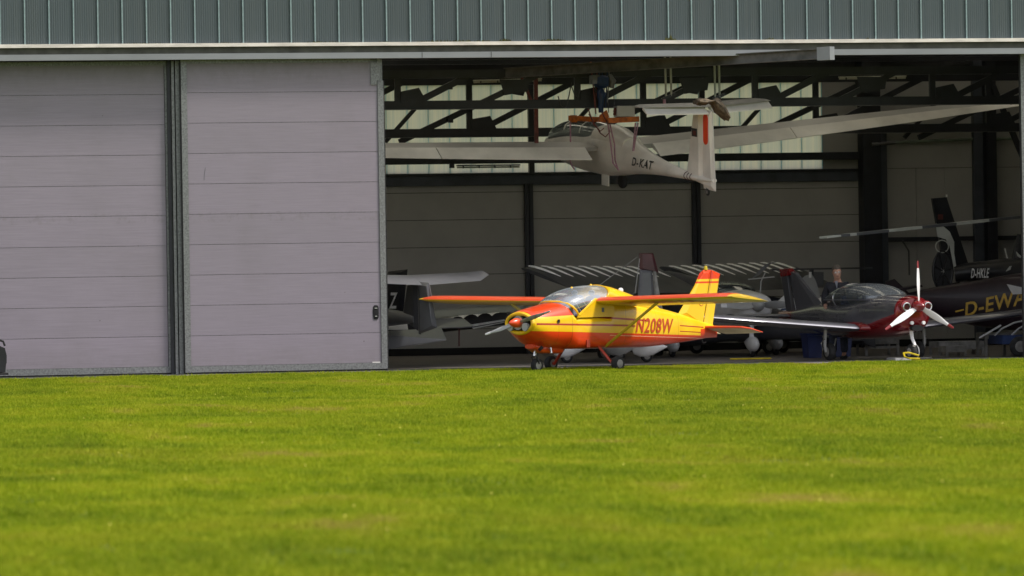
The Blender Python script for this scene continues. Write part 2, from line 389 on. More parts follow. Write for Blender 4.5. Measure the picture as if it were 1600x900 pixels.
def superring(x, zb, zt, hw, e=2.4, n=28, yc=0):
    zc, hh = (zb + zt) / 2, (zt - zb) / 2; out = []
    for k in range(n):
        t = 2 * math.pi * (k + .5) / n; c, sn = math.cos(t), math.sin(t)
        out.append(Vector((x, yc + hw * math.copysign(abs(c) ** (2 / e), c), zc + hh * math.copysign(abs(sn) ** (2 / e), sn))))
    return out
def interp(st, x, i):
    for a, b2 in zip(st, st[1:]):
        if a[0] <= x <= b2[0]:
            t = (x - a[0]) / (b2[0] - a[0]); return a[i] + (b2[i] - a[i]) * t
    return st[0][i] if x < st[0][0] else st[-1][i]
def smooth_st(st, k=4):
    """Catmull-Rom refine of stations (xa, zb, zt, hw, e)"""
    out = []
    for i in range(len(st) - 1):
        p = [st[max(i - 1, 0)], st[i], st[i + 1], st[min(i + 2, len(st) - 1)]]
        for j in range(k):
            t = j / k
            out.append(tuple(.5 * (2 * b + (c - a) * t + (2 * a - 5 * b + 4 * c - d) * t * t + (3 * b - a - 3 * c + d) * t ** 3) for a, b, c, d in zip(*p)))
    out.append(st[-1]); return out
def loft(st, n=28, k=4, cap=True):
    mb = MB(); ss = smooth_st(st, k)
    mb.rings([superring(-a[0], a[1], a[2], max(a[3], .003), a[4], n) for a in ss], cap); return mb
AF = [(1, 0), (.9, .018), (.7, .052), (.5, .076), (.3, .088), (.15, .075), (.05, .045), (.012, .022), (0, 0), (.012, -.016), (.05, -.026), (.15, -.034), (.3, -.036), (.5, -.032), (.7, -.022), (.9, -.008)]
def airfoil(xLE, y, z, chord, pitch=0, th=1.0, lo=0, hi=1, nrm=None):
    """ring of an aerofoil section; x forward; pitch lifts the leading edge"""
    c, s_ = math.cos(R(pitch)), math.sin(R(pitch)); out = []
    for a, b2 in AF:
        a = lo + (hi - lo) * a
        dx, dz = -a * chord, b2 * chord * th
        if nrm: out.append(Vector((xLE + dx, y + dz * nrm[0], z + dz * nrm[1])))
        else: out.append(Vector((xLE + dx * c - dz * s_, y, z + dx * s_ + dz * c)))
    return out
def wing(secs, cap=True):
    mb = MB(); mb.rings([airfoil(*s_) for s_ in secs], cap); return mb
def fin_mesh(poly, th=.05):
    """poly of (xa, z) corners; lens section"""
    mb = MB(); n = len(poly); cx = sum(p[0] for p in poly) / n; cz = sum(p[1] for p in poly) / n
    o = [Vector((-p[0], 0, p[1])) for p in poly]
    inn = [Vector((-(p[0] + (cx - p[0]) * .35), 0, p[1] + (cz - p[1]) * .12)) for p in poly]
    L = [v + Vector((0, th / 2, 0)) for v in inn]; Rr_ = [v - Vector((0, th / 2, 0)) for v in inn]
    fs = []
    for k in range(n):
        k2 = (k + 1) % n; fs += [(k, k2, n + k2, n + k), (k2, k, 2 * n + k, 2 * n + k2)]
    fs += [tuple(range(n, 2 * n)), tuple(range(3 * n - 1, 2 * n - 1, -1))]
    return mb.add(o + L + Rr_, fs)
def plane_root(name, px, dep, ang, pitch=0, roll=0, z=0):
    """Empty on the ground under the nose. ang: heading angle, 0 = nose towards image left, 90 = towards the camera"""
    nose = -math.cos(R(ang)) * Rx - math.sin(R(ang)) * Vx
    port = Vector((-nose.y, nose.x, 0))
    M = Matrix((nose, port, Ux)).transposed()
    M = M @ Matrix.Rotation(R(-pitch), 3, 'Y') @ Matrix.Rotation(R(roll), 3, 'X')
    p = gnd(px, dep); p.z = z
    return empty(name, M=Matrix.Translation(p) @ M.to_4x4())
_tc = {}
def text2d(s_, shear=0, bold=.018):
    if (s_, shear) in _tc: return _tc[(s_, shear)]
    cu = bpy.data.curves.new('t', 'FONT'); cu.body = s_; cu.size = 1; cu.shear = shear; cu.resolution_u = 3; cu.space_character = 1.08; cu.offset = bold
    o = bpy.data.objects.new('t', cu); COL.objects.link(o)
    dg = bpy.context.evaluated_depsgraph_get(); me = bpy.data.meshes.new_from_object(o.evaluated_get(dg))
    bm = bmesh.new(); bm.from_mesh(me); bmesh.ops.triangulate(bm, faces=bm.faces)
    vs = [(v.co.x, v.co.y) for v in bm.verts]; fs = [tuple(v.index for v in f.verts) for f in bm.faces]; bm.free()
    bpy.data.objects.remove(o); bpy.data.curves.remove(cu); bpy.data.meshes.remove(me)
    x0 = min(v[0] for v in vs); x1 = max(v[0] for v in vs); y0 = min(v[1] for v in vs); y1 = max(v[1] for v in vs)
    vs = [((a - x0) / (x1 - x0), (b2 - y0) / (y1 - y0)) for a, b2 in vs]
    _tc[(s_, shear)] = (vs, fs); return vs, fs
def lettering(s_, fn, mt, parent, shear=0, name='registration'):
    vs, fs = text2d(s_, shear); mb = MB(); mb.add([fn(u, v) for u, v in vs], fs)
    return mb.build(name, mt, parent)
def wheel(parent, c, r, wd, axis=(0, 1, 0), rim='trestle_grey', name='wheel'):
    c = Vector(c); ax = Vector(axis)
    e1 = Vector((1, 0, 0)); e2 = Vector((0, 0, 1))
    t = MB().path([c - ax * wd * .5, c - ax * wd * .42, c - ax * wd * .2, c + ax * wd * .2, c + ax * wd * .42, c + ax * wd * .5], [r * .72, r * .92, r, r, r * .92, r * .72], 24)
    o = t.build(name, 'rubber', parent, True, 50)
    MB().path([c - ax * wd * .53, c - ax * wd * .5, c + ax * wd * .5, c + ax * wd * .53], [r * .5, r * .55, r * .55, r * .5], 16).build('rim', rim, o, True)
    return o

# ================================================================== ground, floor, grass
EDGE = -2.7
def gz(x, y):
    d = EDGE - y
    if d <= 0: return 0.0
    k = min(1, d / 6.0) * (1 if d < 90 else max(0, 1 - (d - 90) / 30))
    a = noise.noise(Vector((x * .22, y * .2, 0))) * .09 + noise.noise(Vector((x * .7 + 9, y * .7, 3))) * .035 + noise.noise(Vector((x * 1.6 + 9, y * 1.5, 7))) * .014
    return a * k
def lines(dense0, dense1, step, far):
    L = []; v = dense0
    while v < dense1 - 1e-6: L.append(v); v += step
    L.append(dense1)
    return [dense0 - f for f in reversed(far)] + L + [dense1 + f for f in far]
gx = lines(-34, 16, .35, [4, 20, 80, 300, 1200, 2500]); gy = lines(-96, EDGE, .22, [4, 20, 80, 300, 1200, 2500])
gb = MB(); nx = len(gx)
gb.add([(x, y, -.012 + gz(x, y) - (.03 if y > EDGE + .01 else 0)) for y in gy for x in gx],
       [(j * nx + i, j * nx + i + 1, (j + 1) * nx + i + 1, (j + 1) * nx + i) for j in range(len(gy) - 1) for i in range(nx - 1)])
tag(gb.build('ground', 'turf', None, True), 'sunlit green airfield turf stretching up to the hangar', kind='structure')

XL, XR = -34.0, 17.5
fl = MB().box((XL, EDGE - .25, -.3), (XR, 17.5, 0))
tag(fl.build('floor', 'concrete'), 'worn grey-brown concrete slab of the hangar floor and its narrow apron', kind='structure')

# grass patches instanced over the field in view
gc = bpy.data.collections.new('grass_patches')
for pi in range(4):
    mb = MB(); tones = []; rg = random.Random(pi)
    for k in range(300):
        x, y = rg.uniform(-.3, .3), rg.uniform(-.3, .3); h = rg.uniform(.022, .052) * (1.35 if rg.random() < .06 else 1); a = rg.uniform(0, 6.28)
        wd = rg.uniform(.003, .006); dx, dy = math.cos(a) * wd, math.sin(a) * wd
        la = rg.uniform(0, 6.28); l = rg.uniform(.1, .8) * h; lx, ly = math.cos(la) * l, math.sin(la) * l
        mb.add([(x - dx, y - dy, -.01), (x + dx, y + dy, -.01), (x + dx * .8 + lx * .35, y + dy * .8 + ly * .35, h * .6), (x - dx * .8 + lx * .35, y - dy * .8 + ly * .35, h * .6), (x + lx, y + ly, h)],
               [(0, 1, 2, 3), (3, 2, 4)])
        t = rg.random() ** 2 * .55; tones += [t] * 5
    o = mb.build('grass_patch', 'grass_blade'); COL.objects.unlink(o); gc.objects.link(o)
    at_ = o.data.attributes.new('tone', 'FLOAT', 'POINT'); at_.data.foreach_set('value', tones)
pts = []; rg = random.Random(3)
dep = 30.0
while True:
    # world rows parallel to the hangar; keep only the wedge the camera can see, plus a margin
    y = -80 + (dep - 30) * 1.0
    if y > EDGE: break
    dcam = (y - CAMP.y) / Vx.y
    step = .36
    half = 800 / F * dcam * 1.08 + 4.5
    cx = CAMP.x + Vx.x * dcam
    x = cx - half - 1.0
    while x < cx + half + 1.0:
        xx, yy = x + rg.uniform(-.1, .1), y + rg.uniform(-.1, .1)
        if yy < EDGE - .05 + .3 * noise.noise(Vector((xx * .9, 0, 5))): pts.append((xx, yy, gz(xx, yy) - .01))
        x += step
    dep += step
for i in range(330):       # ragged fringe creeping over the slab edge
    xx = rg.uniform(-22, 12); yy = EDGE + .1 + .5 * rg.random() ** 2.2; pts.append((xx, yy, .0))
gme = bpy.data.meshes.new('grass'); gme.from_pydata(pts, [], []); go = bpy.data.objects.new('grass', gme); COL.objects.link(go)
gme.materials.append(MATS['grass_blade'])
tag(go, 'short bright green grass blades covering the airfield turf', 'grass', kind='stuff')
ng = bpy.data.node_groups.new('grass_scatter', 'GeometryNodeTree')
ng.interface.new_socket('Geometry', in_out='INPUT', socket_type='NodeSocketGeometry'); ng.interface.new_socket('Geometry', in_out='OUTPUT', socket_type='NodeSocketGeometry')
gi = ng.nodes.new('NodeGroupInput'); gout = ng.nodes.new('NodeGroupOutput'); iop = ng.nodes.new('GeometryNodeInstanceOnPoints')
ci = ng.nodes.new('GeometryNodeCollectionInfo'); ci.inputs[0].default_value = gc; ci.inputs['Separate Children'].default_value = True; ci.inputs['Reset Children'].default_value = True
iop.inputs['Pick Instance'].default_value = True
rv = ng.nodes.new('FunctionNodeRandomValue'); rv.data_type = 'FLOAT_VECTOR'; rv.inputs[0].default_value = (0, 0, 0); rv.inputs[1].default_value = (0, 0, 6.28)
rs = ng.nodes.new('FunctionNodeRandomValue'); rs.data_type = 'FLOAT'; rs.inputs[2].default_value = .7; rs.inputs[3].default_value = 1.25
ng.links.new(gi.outputs[0], iop.inputs['Points']); ng.links.new(ci.outputs[0], iop.inputs['Instance'])
ng.links.new(rv.outputs[0], iop.inputs['Rotation']); ng.links.new(rs.outputs[1], iop.inputs['Scale'])
ng.links.new(iop.outputs[0], gout.inputs[0])
gm = go.modifiers.new('scatter', 'NODES'); gm.node_group = ng

# tiny dandelions and daisies in the turf
fm = MB(); rg = random.Random(21)
for k in range(55):
    dcam = rg.uniform(38, 92); px = rg.uniform(20, 1580); p = gnd(px, dcam)
    if p.y > EDGE - 1: continue
    z = gz(p.x, p.y) + .045; r_ = .011; fm.add([(p.x + r_ * math.cos(t), p.y + r_ * math.sin(t), z) for t in [math.pi * j / 3 for j in range(6)]] + [(p.x, p.y, z + .008)], [(j, (j + 1) % 6, 6) for j in range(6)])
tag(fm.build('flowers', 'flower_yellow'), 'sparse tiny yellow flowers scattered over the airfield grass', 'flowers', kind='stuff')

# ================================================================== hangar
hg = empty('hangar', (0, 0, 0)); tag(hg, 'wide steel hangar with pale sliding doors, one bay open to a dark interior', 'hangar')
xw0, xw1 = XL, XR                              # width of the building
z_gut = Z_at(800, 70, -.25)                    # underside of the white gutter edge
z_top = z_gut + 1.75
# cladding sheets above the opening: one sheet between two seams
seam0 = X_at(39.3, -.12, 6.3); sp_ = (X_at(1545.5, -.12, 6.3) - X_at(39.3, -.12, 6.3)) / 41
k0 = int((xw0 - seam0) / sp_); k1 = int((xw1 - seam0) / sp_)
sheet = None
for k in range(k0, k1):
    x = seam0 + k * sp_
    if sheet is None:
        sheet = MB().box((.012, -.12, z_gut + .05), (sp_ - .012, -.09, z_top)).build('cladding_sheet', 'front_sheet', hg); sheet.location.x = x
        jt = MB().beam((0, -.135, z_gut + .05), (0, -.135, z_top), .022, .03, (0, 1, 0)).build('seam_strip', 'joint_teal', hg); jt.location.x = x
    else:
        share(sheet, hg).location = (x, 0, 0); share(jt, hg).location = (x, 0, 0)
# a neighbour building is mirrored in nothing: faint pale bars are sheets of another tint behind
MB().box((xw0, -.26, z_gut), (xw1, -.10, z_gut + .035)).box((xw0, -.275, z_gut + .0), (xw1, -.262, z_gut + .066)).build('gutter', 'gutter_white', hg)
MB().box((xw0, -.22, z_gut - .13), (xw1, -.05, z_gut - .004)).build('soffit', 'soffit_dark', hg)
MB().box((xw0, -.245, z_gut - .235), (xw1, -.04, z_gut - .125)).build('track_rail', 'track_silver', hg)
for x in (660, 768):
    xx = X_at(x, -.25, 6); MB().box((xx - .006, -.249, z_gut - .232), (xx + .006, -.246, z_gut - .128)).build('rail_joint', 'dark_metal', hg)
mo = MB(); rg = random.Random(11)
for px0, px1, n, hh in ((655, 765, 150, .05), (780, 800, 40, .07), (845, 885, 90, .065), (940, 975, 50, .045), (1040, 1055, 25, .12), (190, 260, 40, .03), (340, 365, 24, .03), (480, 530, 40, .045), (585, 610, 20, .03), (1195, 1210, 16, .06), (1350, 1360, 12, .05)):
    a, b2 = X_at(px0, -.2, 6), X_at(px1, -.2, 6)
    for i in range(n):
        x = rg.uniform(a, b2); h = hh * rg.uniform(.3, 1.1) * (1 - abs((x - (a + b2) / 2) / (b2 - a)) * .8); ww = rg.uniform(.01, .03); y = rg.uniform(-.25, -.15)
        mo.add([(x - ww, y, z_gut + .03), (x + ww, y, z_gut + .03), (x + rg.uniform(-.02, .02), y - .01, z_gut + .066 + h)], [(0, 1, 2)])
        mo.add([(x, y - ww, z_gut + .03), (x, y + ww, z_gut + .03), (x + rg.uniform(-.02, .02), y, z_gut + .06 + h * .8)], [(0, 1, 2)])
tag(mo.build('moss', 'moss', hg), kind='stuff')

# sliding doors
def sliding_door(pxa, pxb, Y, ztop, notch=False, handle=True, panels=10, xa=None, xb=None, left=True):
    xa = X_at(pxa, Y) if xa is None else xa; xb = X_at(pxb, Y) if xb is None else xb
    z0 = .035; st = .115
    d = MB().box((xa + .01, Y + .012, z0), (xb - .01, Y + .07, ztop - .02)).build('sliding_door', 'galvanised', hg)
    ph = (ztop - z0 - .17) / panels; px_ = None
    wl, wr = xa + st, xb - st
    for k in range(panels):
        za = z0 + .12 + k * ph; zb = za + ph - .008
        nt_ = notch and k == panels - 1
        mb = MB()
        if nt_: mb.prism([(wl, Y - .006, za), (wr, Y - .006, za), (wr, Y - .006, za + ph * .28), (wr - .11, Y - .006, za + ph * .28), (wr - .11, Y - .006, zb), (wl, Y - .006, zb)], (0, .03, 0))
        else: mb.box((wl, Y - .006, za), (wr, Y + .024, zb))
        mb.build('door_panel', 'door_panel', d)
    fr = MB()
    fr.box((xa, Y - .03, z0), (xa + st - .004, Y + .06, ztop))
    zr = ztop if not notch else ztop - .42
    fr.box((xb - st + .004, Y - .03, z0), (xb, Y + .06, zr))
    if notch:
        fr.box((xb - st - .125, Y - .03, ztop - .5), (xb - st - .002 + .0, Y + .06, ztop - .08)); fr.box((xb - st - .002, Y - .028, ztop - .41), (xb - .06, Y + .05, ztop - .0))
    fr.box((xa + st - .002, Y - .032, z0 + .0), (xb - st + .002, Y + .055, z0 + .115))
    fr.box((xa + st - .002, Y - .026, ztop - .075), (xb - st - (.13 if notch else -.002), Y + .055, ztop))
    fr.build('door_frame', 'galvanised', d)
    ed = MB().box((xb + .001, Y - .022, z0 + .02), (xb + .022, Y + .05, zr - .02)); ed.box((xa - .02, Y - .02, z0), (xa - .001, Y + .05, ztop - .05)); ed.build('edge_seal', 'rubber', d)
    MB().box((xa, Y - .01, .004), (xb, Y + .05, z0 - .004)).build('bottom_seal', 'rubber', d)
    if handle:
        hx = X_at(586.5, Y); hz0, hz1 = Z_at(586, 498, Y), Z_at(586, 478, Y)
        MB().rings([[Vector((hx + cx_ * sc_, Y - .006 - dd, (hz0 + hz1) / 2 + cz_ * sc_)) for cx_, cz_ in [(.055 * math.copysign(abs(math.cos(t)) ** .5, math.cos(t)), .135 * math.copysign(abs(math.sin(t)) ** .6, math.sin(t))) for t in [2 * math.pi * j / 24 for j in range(24)]]] for sc_, dd in ((1, 0), (1, .012), (.85, .016))]).build('handle', 'black_gap', d, True)
        MB().box((hx - .02, Y - .03, hz0 + .04), (hx + .02, Y - .02, hz0 + .055)).box((hx - .025, Y - .03, hz1 - .05), (hx + .025, Y - .02, hz1 - .035)).build('handle_grip', 'chrome', d)
        q = at(588, 567, Y); MB().box((q.x - .075, Y - .012, q.z - .022), (q.x + .075, Y - .0065, q.z + .022)).build('maker_plate', 'lettering_plate', d)
    return d
zd = Z_at(440, 92, 0)
md_ = sliding_door(287.5, 603.5, 0, zd, notch=True)
MB().path([at(321, 262, -.008), at(319.5, 271, -.008), at(319, 281, -.008)], .004, 5).build('scratch', 'grey_paint', md_)
sliding_door(-30, 271, .22, zd - .02, handle=False, xa=X_at(271, .22) - 3.93)
sliding_door(0, 0, .44, zd - .02, handle=False, xa=X_at(271, .22) - 7.9, xb=X_at(271, .22) - 3.99)
sliding_door(0, 0, .22, zd - .02, handle=False, xa=X_at(271, .22) - 12.0, xb=X_at(271, .22) - 7.95)
sliding_door(0, 0, .24, zd, handle=False, xa=X_at(1597, .02, 3.5) + 3.85, xb=X_at(1597, .02, 3.5) + 7.7)
dr3 = sliding_door(0, 0, .02, zd, handle=False, xa=X_at(1597, .02, 3.5), xb=X_at(1597, .02, 3.5) + 3.8)
# steel posts and guide channels between the two doors
for px, wd, yy, mt in ((268, .05, .16, 'steel_navy'), (274.5, .05, .12, 'galvanised'), (282, .085, .10, 'galvanised')):
    x = X_at(px, yy); MB().box((x - wd / 2, yy - .04, .01), (x + wd / 2, yy + .1, zd - .02)).build('guide_post', mt, hg)
x = X_at(278, .2); MB().box((x - .2, .2, .01), (x + .14, .215, zd)).build('post_backing', 'black_gap', hg)
MB().box((xw0, -.12, .001), (xw1, .55, .012)).build('door_sill', 'dark_metal', hg)
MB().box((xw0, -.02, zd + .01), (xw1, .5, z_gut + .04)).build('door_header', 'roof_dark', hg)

# roof, side walls, back wall
YB = 15.4
zb0 = Z_at(1000, 555.5, YB)
rb = MB(); x = xw0 - .3; RL = []
while x < xw1 + .3:                              # opaque roof bays; unseen translucent strips added between them to brighten the interior
    x2_ = min(x + 3.4, xw1 + .3); rb.box((x, -.3, z_top + .01), (x2_, 17.8, z_top + .16)); RL.append(x2_); x = x2_ + 1.0
rb.build('roof', 'roof_dark', hg)
for x in RL[:-1]: MB().box((x + .002, -.25, z_top + .1), (x + .998, 17.7, z_top + .13)).build('fill_roof_strip', 'rear_sheet', hg)
MB().box((xw0 - .02, .56, .002), (xw0 + .2, 17.4, z_top)).box((xw1 - .2, .56, .002), (xw1 + .02, 17.4, z_top)).build('side_wall', 'wall_lining', hg)
zt_lo, zt_hi = Z_at(950, 268, YB), Z_at(950, 130, YB)
xt_r = X_at(1284.5, YB, 4.5)
# rear translucent sheets
sh2 = None
sp2 = (X_at(1284.5, YB, 4.5) - X_at(660, YB, 4.5)) / 19.3
x = xt_r
while x > xw0 + 1:
    if sh2 is None:
        sh2 = MB().box((-sp2 + .008, YB, zt_lo), (-.008, YB + .03, zt_hi)).build('rear_sheet', 'rear_sheet', hg); sh2.location.x = x
        js = MB().box((-.005, YB - .004, zt_lo), (.005, YB + .03, zt_hi)).build('rear_seam', 'rear_seam_blue', hg); js.location.x = x
    else: share(sh2, hg).location = (x, 0, 0); share(js, hg).location = (x, 0, 0)
    x -= sp2
MB().box((xw0, YB, zt_hi + .002), (xw1, YB + .12, z_top)).build('upper_rear_wall', 'roof_dark', hg)
MB().box((xt_r + .01, YB + .002, zt_lo), (xw1, YB + .118, zt_hi)).build('rear_wall_infill', 'wall_lining', hg)
# lower rear wall: horizontal sandwich panels in bays between posts
ph = (Z_at(900, 341, YB) - Z_at(900, 383.5, YB))
bays = [xw0] + [X_at(822 - 268 * k, YB, 3.5) for k in (4, 3, 2, 1)] + [X_at(825.5, YB, 3.0), X_at(1087, YB, 3.0), X_at(1352, YB, 3.0)]
ztl = Z_at(950, 287, YB)
zs = Z_at(900, 383.5, YB); zlist = []
z = zs
while z - ph > .25: z -= ph
zz = .06
edges_z = [zz]
while z < ztl - .1:
    if z > zz + .15: edges_z.append(z)
    z += ph
edges_z.append(ztl)
for a, b2 in zip(bays, bays[1:]):
    for z0, z1 in zip(edges_z, edges_z[1:]):
        MB().box((a + .06, YB + .02, z0 + .006), (b2 - .06, YB + .09, z1 - .006)).build('wall_panel', 'wall_lining', hg)
MB().box((xw0, YB + .095, .002), (xw1, YB + .2, zt_lo)).build('rear_wall_core', 'black_gap', hg)
MB().box((xw0, YB - .03, ztl), (bays[-1], YB + .09, Z_at(950, 273, YB))).build('rear_lintel', 'lintel_navy', hg)
MB().box((xw0, YB - .05, Z_at(950, 273, YB) + .003), (bays[-1], YB + .09, zt_lo)).build('rear_sill_rail', 'steel_navy', hg)
MB().box((xw0, YB - .05, .004), (xw1, YB + .015, .16)).build('kick_rail', 'black_gap', hg)
for x in bays[1:-1]:
    MB().box((x - .09, YB - .12, .01), (x - .005, YB + .0, ztl + .02)).box((x + .015, YB - .10, .01), (x + .10, YB + .0, ztl + .02)).build('wall_post', 'steel_navy', hg)
# right-hand bays, plain lining
xR0 = X_at(1387, YB, 3.5); xR1 = X_at(1535, YB, 3.5)
for a, b2 in ((xR0, xR1 - .2), (xR1 + .2, xw1)):
    n = 3
    for i in range(n):
        MB().box((a + (b2 - a) * i / n + .004, YB + .02, .06), (a + (b2 - a) * (i + 1) / n - .004, YB + .09, zt_lo - .01)).build('wall_panel', 'wall_lining', hg)
x0, x1 = X_at(1341, YB, 3.5), X_at(1369, YB, 3.5)
MB().box((x0, YB - .45, .01), (x1, YB - .02, z_top)).build('column', 'steel_navy', hg)
x0, x1 = X_at(1372, YB, 3.5), X_at(1383, YB, 3.5)
MB().box((x0, YB - .2, .01), (x1, YB - .02, Z_at(1380, 204, YB))).build('column', 'lintel_navy', hg)
x0, x1 = X_at(1519, YB, 3.5), X_at(1533, YB, 3.5); x2 = X_at(1549, YB, 3.5)
MB().box((x0, YB - .2, .01), (x1, YB - .02, z_top)).build('column', 'lintel_navy', hg)
MB().box((x1 + .01, YB - .45, .01), (x2, YB - .02, z_top)).build('column', 'steel_navy', hg)
def hb(name, px0, px1, y0, y1, Y, dpt=.14, mt='steel_navy', par=None, xe=None):
    """horizontal member; y0,y1 image rows at px0"""
    xa_, xb_ = X_at(px0, Y, 4.8), (X_at(px1, Y, 4.8) if xe is None else xe)
    return MB().box((xa_, Y, Z_at(px0, y1, Y)), (xb_, Y + dpt, Z_at(px0, y0, Y))).build(name, mt, par or hg)
hb('girt', 1380, 1519, 196, 206.5, YB - .3)
hb('girt', 1380, 1640, 371, 378, YB - .15, .1)
# roof trusses
def seg(mb, p, q, wpx, Y):
    a, b2 = at(*p, Y), at(*q, Y); mb.beam(a, b2, .09, wpx * (Y + 100) / F, (0, -1, 0) if False else (0, 0, 1))
def truss(Y, ych, thick, ytop, ttop, verts, vw, diags, gus):
    xm = 700
    tr_ = MB().box((xw0 + .2, Y, Z_at(xm, ych + thick, Y)), (xw1 - .2, Y + .12, Z_at(xm, ych, Y))).build('roof_truss', 'steel_navy', hg)
    MB().box((xw0 + .2, Y, Z_at(xm, ytop + ttop, Y)), (xw1 - .2, Y + .12, Z_at(xm, ytop, Y))).build('top_chord', 'steel_navy', tr_)
    e = MB().box((xw0 + .2, Y - .06, Z_at(xm, ych + thick, Y) - .012), (xw1 - .2, Y + .16, Z_at(xm, ych + thick, Y) - .002)); e.build('chord_flange', 'steel_edge', tr_)
    for v in verts:
        x = X_at(v, Y + .01, 5.2); MB().box((x - vw * .006, Y + .015, Z_at(v, ych + 3, Y)), (x + vw * .006, Y + .105, Z_at(v, ytop + 2, Y))).build('vertical_strut', 'steel_navy', tr_)
    for p, q, t in diags:
        mb = MB(); seg(mb, p, q, t, Y + .06); mb.build('diagonal_brace', 'steel_navy', tr_)
    for pl in gus:
        MB().prism([at(*p, Y - .01) for p in pl], (0, .02, 0)).build('gusset_plate', 'steel_navy', tr_)
    return tr_
da, ga = [], []
for i, v in enumerate((622.5 - 279, 622.5, 903.5, 1181, 1458)):
    dy = -(v - 622) * .0075
    da += [((v + 28, 160 + dy), (v + 112, 117 + dy), 10), ((v + 120, 166 + dy), (v + 222, 115 + dy), 9)]
    ga += [[(v + 4, 143 + dy), (v + 32, 137 + dy), (v + 44, 158 + dy), (v + 4, 160 + dy)], [(v + 158, 124 + dy), (v + 205, 124 + dy), (v + 202, 143 + dy), (v + 166, 149 + dy)]]
truss(4.5, 157, 13, 109, 13, (343.5, 622.5, 903.5, 1181, 1458), 10, da, ga)
db_, gb_ = [], []
for i, v in enumerate((463, 734, 1006, 1275.5, 1545)):
    dy = -(v - 734) * .0085
    db_ += [((v - 110, 222 + dy), (v + 95, 124 + dy), 9), ((v - 132, 222 + dy), (v - 84, 168 + dy), 6), ((v + 30, 196 + dy), (v + 165, 127 + dy), 9)]
    gb_ += [[(v + 3, 186 + dy), (v + 32, 181 + dy), (v + 42, 201 + dy), (v + 3, 203 + dy)], [(v + 60, 132 + dy), (v + 90, 132 + dy), (v + 84, 150 + dy), (v + 66, 147 + dy)]]
t2 = truss(9.5, 201, 13, 120, 13, (463, 734, 1006, 1275.5, 1545), 10, db_, gb_)
# rear wall rails and posts across the translucent band
hb('girt', 600, 1345, 245.5, 257.5, YB - .2, .14, xe=X_at(1352, YB, 3)); 
MB().box((xw0, YB - .2, Z_at(600, 257.5, YB - .2)), (X_at(600, YB, 4.8), YB - .06, Z_at(600, 245.5, YB - .2))).build('girt', 'steel_navy', hg)
for px in (829 - 266, 829.5, 1097):
    x = X_at(px, YB - .1, 4.5); MB().box((x - .06, YB - .19, zt_lo - .02), (x + .06, YB - .07, zt_hi + .1)).build('wall_post', 'steel_navy', hg)
for px, y in ((703, 136), (704, 188), (706, 246), (706, 259)):
    p = at(px, y, 9.4 if y < 200 else YB - .3); MB().box((p.x - .05, p.y - .04, p.z - .05), (p.x + .05, p.y + .04, p.z + .05)).build('clamp', 'steel_navy', hg)
# deep purlins that keep the roof space dark
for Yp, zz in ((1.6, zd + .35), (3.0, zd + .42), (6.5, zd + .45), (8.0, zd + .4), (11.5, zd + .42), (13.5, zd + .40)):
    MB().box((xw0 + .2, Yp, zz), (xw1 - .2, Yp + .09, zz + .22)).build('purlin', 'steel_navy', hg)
# long dark wall brace on the right
mb = MB(); mb.beam(at(1545, 118, 13), at(1600, 250, 13), .1, .11); mb.build('wall_brace', 'steel_navy', hg)
for (px0, py0, px1, py1, r, Y, mt) in ((1398, 222.5, 1519, 217.5, .035, YB - .1, 'pipe_green'), (1551, 217.5, 1590, 216.5, .035, YB - .1, 'pipe_green')):
    MB().path([at(px0, py0, Y), at(px1, py1, Y)], r, 8).build('pipe', mt, hg, True)
MB().path([at(1362, 226, YB - .5), at(1398, 223, YB - .3)], .04, 8).build('pipe', 'steel_edge', hg, True)
MB().path([at(1410, 376, YB - .2), at(1420, 392, YB - .2), at(1421, 430, YB - .2)], .02, 6).build('pipe', 'steel_edge', hg, True)

# ================================================================== lamps
def tube_lamp(px0, y0, px1, y1, Y, mt, label, hpx=4):
    a, b2 = at(px0, y0, Y), at(px1, y1, Y); r = empty('tube_lamp', (a + b2) / 2); tag(r, label, 'lamp', 'tube lamps in the hangar')
    o = -(a + b2) / 2; a, b2 = a + o, b2 + o
    u = Vector((0, 0, hpx * .0065))
    MB().beam(a + u, b2 + u, .12, hpx * .006).build('lamp_housing', mt, r)
    MB().path([a - u * .3, b2 - u * .3], .018, 8).build('tube', 'lamp_tube', r, True)
    for t in (.1, .35, .6, .85):
        p = a.lerp(b2, t); MB().box((p.x - .01, p.y - .05, p.z - .03), (p.x + .01, p.y + .05, p.z + .03)).build('lamp_clip', 'dark_metal', r)
tube_lamp(740, 128, 846, 125, 7, 'lamp_tube', 'pale tube lamp under the roof left of the rust-red post')
tube_lamp(1311, 122.5, 1415, 121, 7, 'lamp_tube', 'pale tube lamp under the roof at the right of the open bay')
tube_lamp(714, 261, 812, 260, YB - .4, 'grey_dark', 'dark tube lamp on the rear wall below the hanging glider wing', 5)

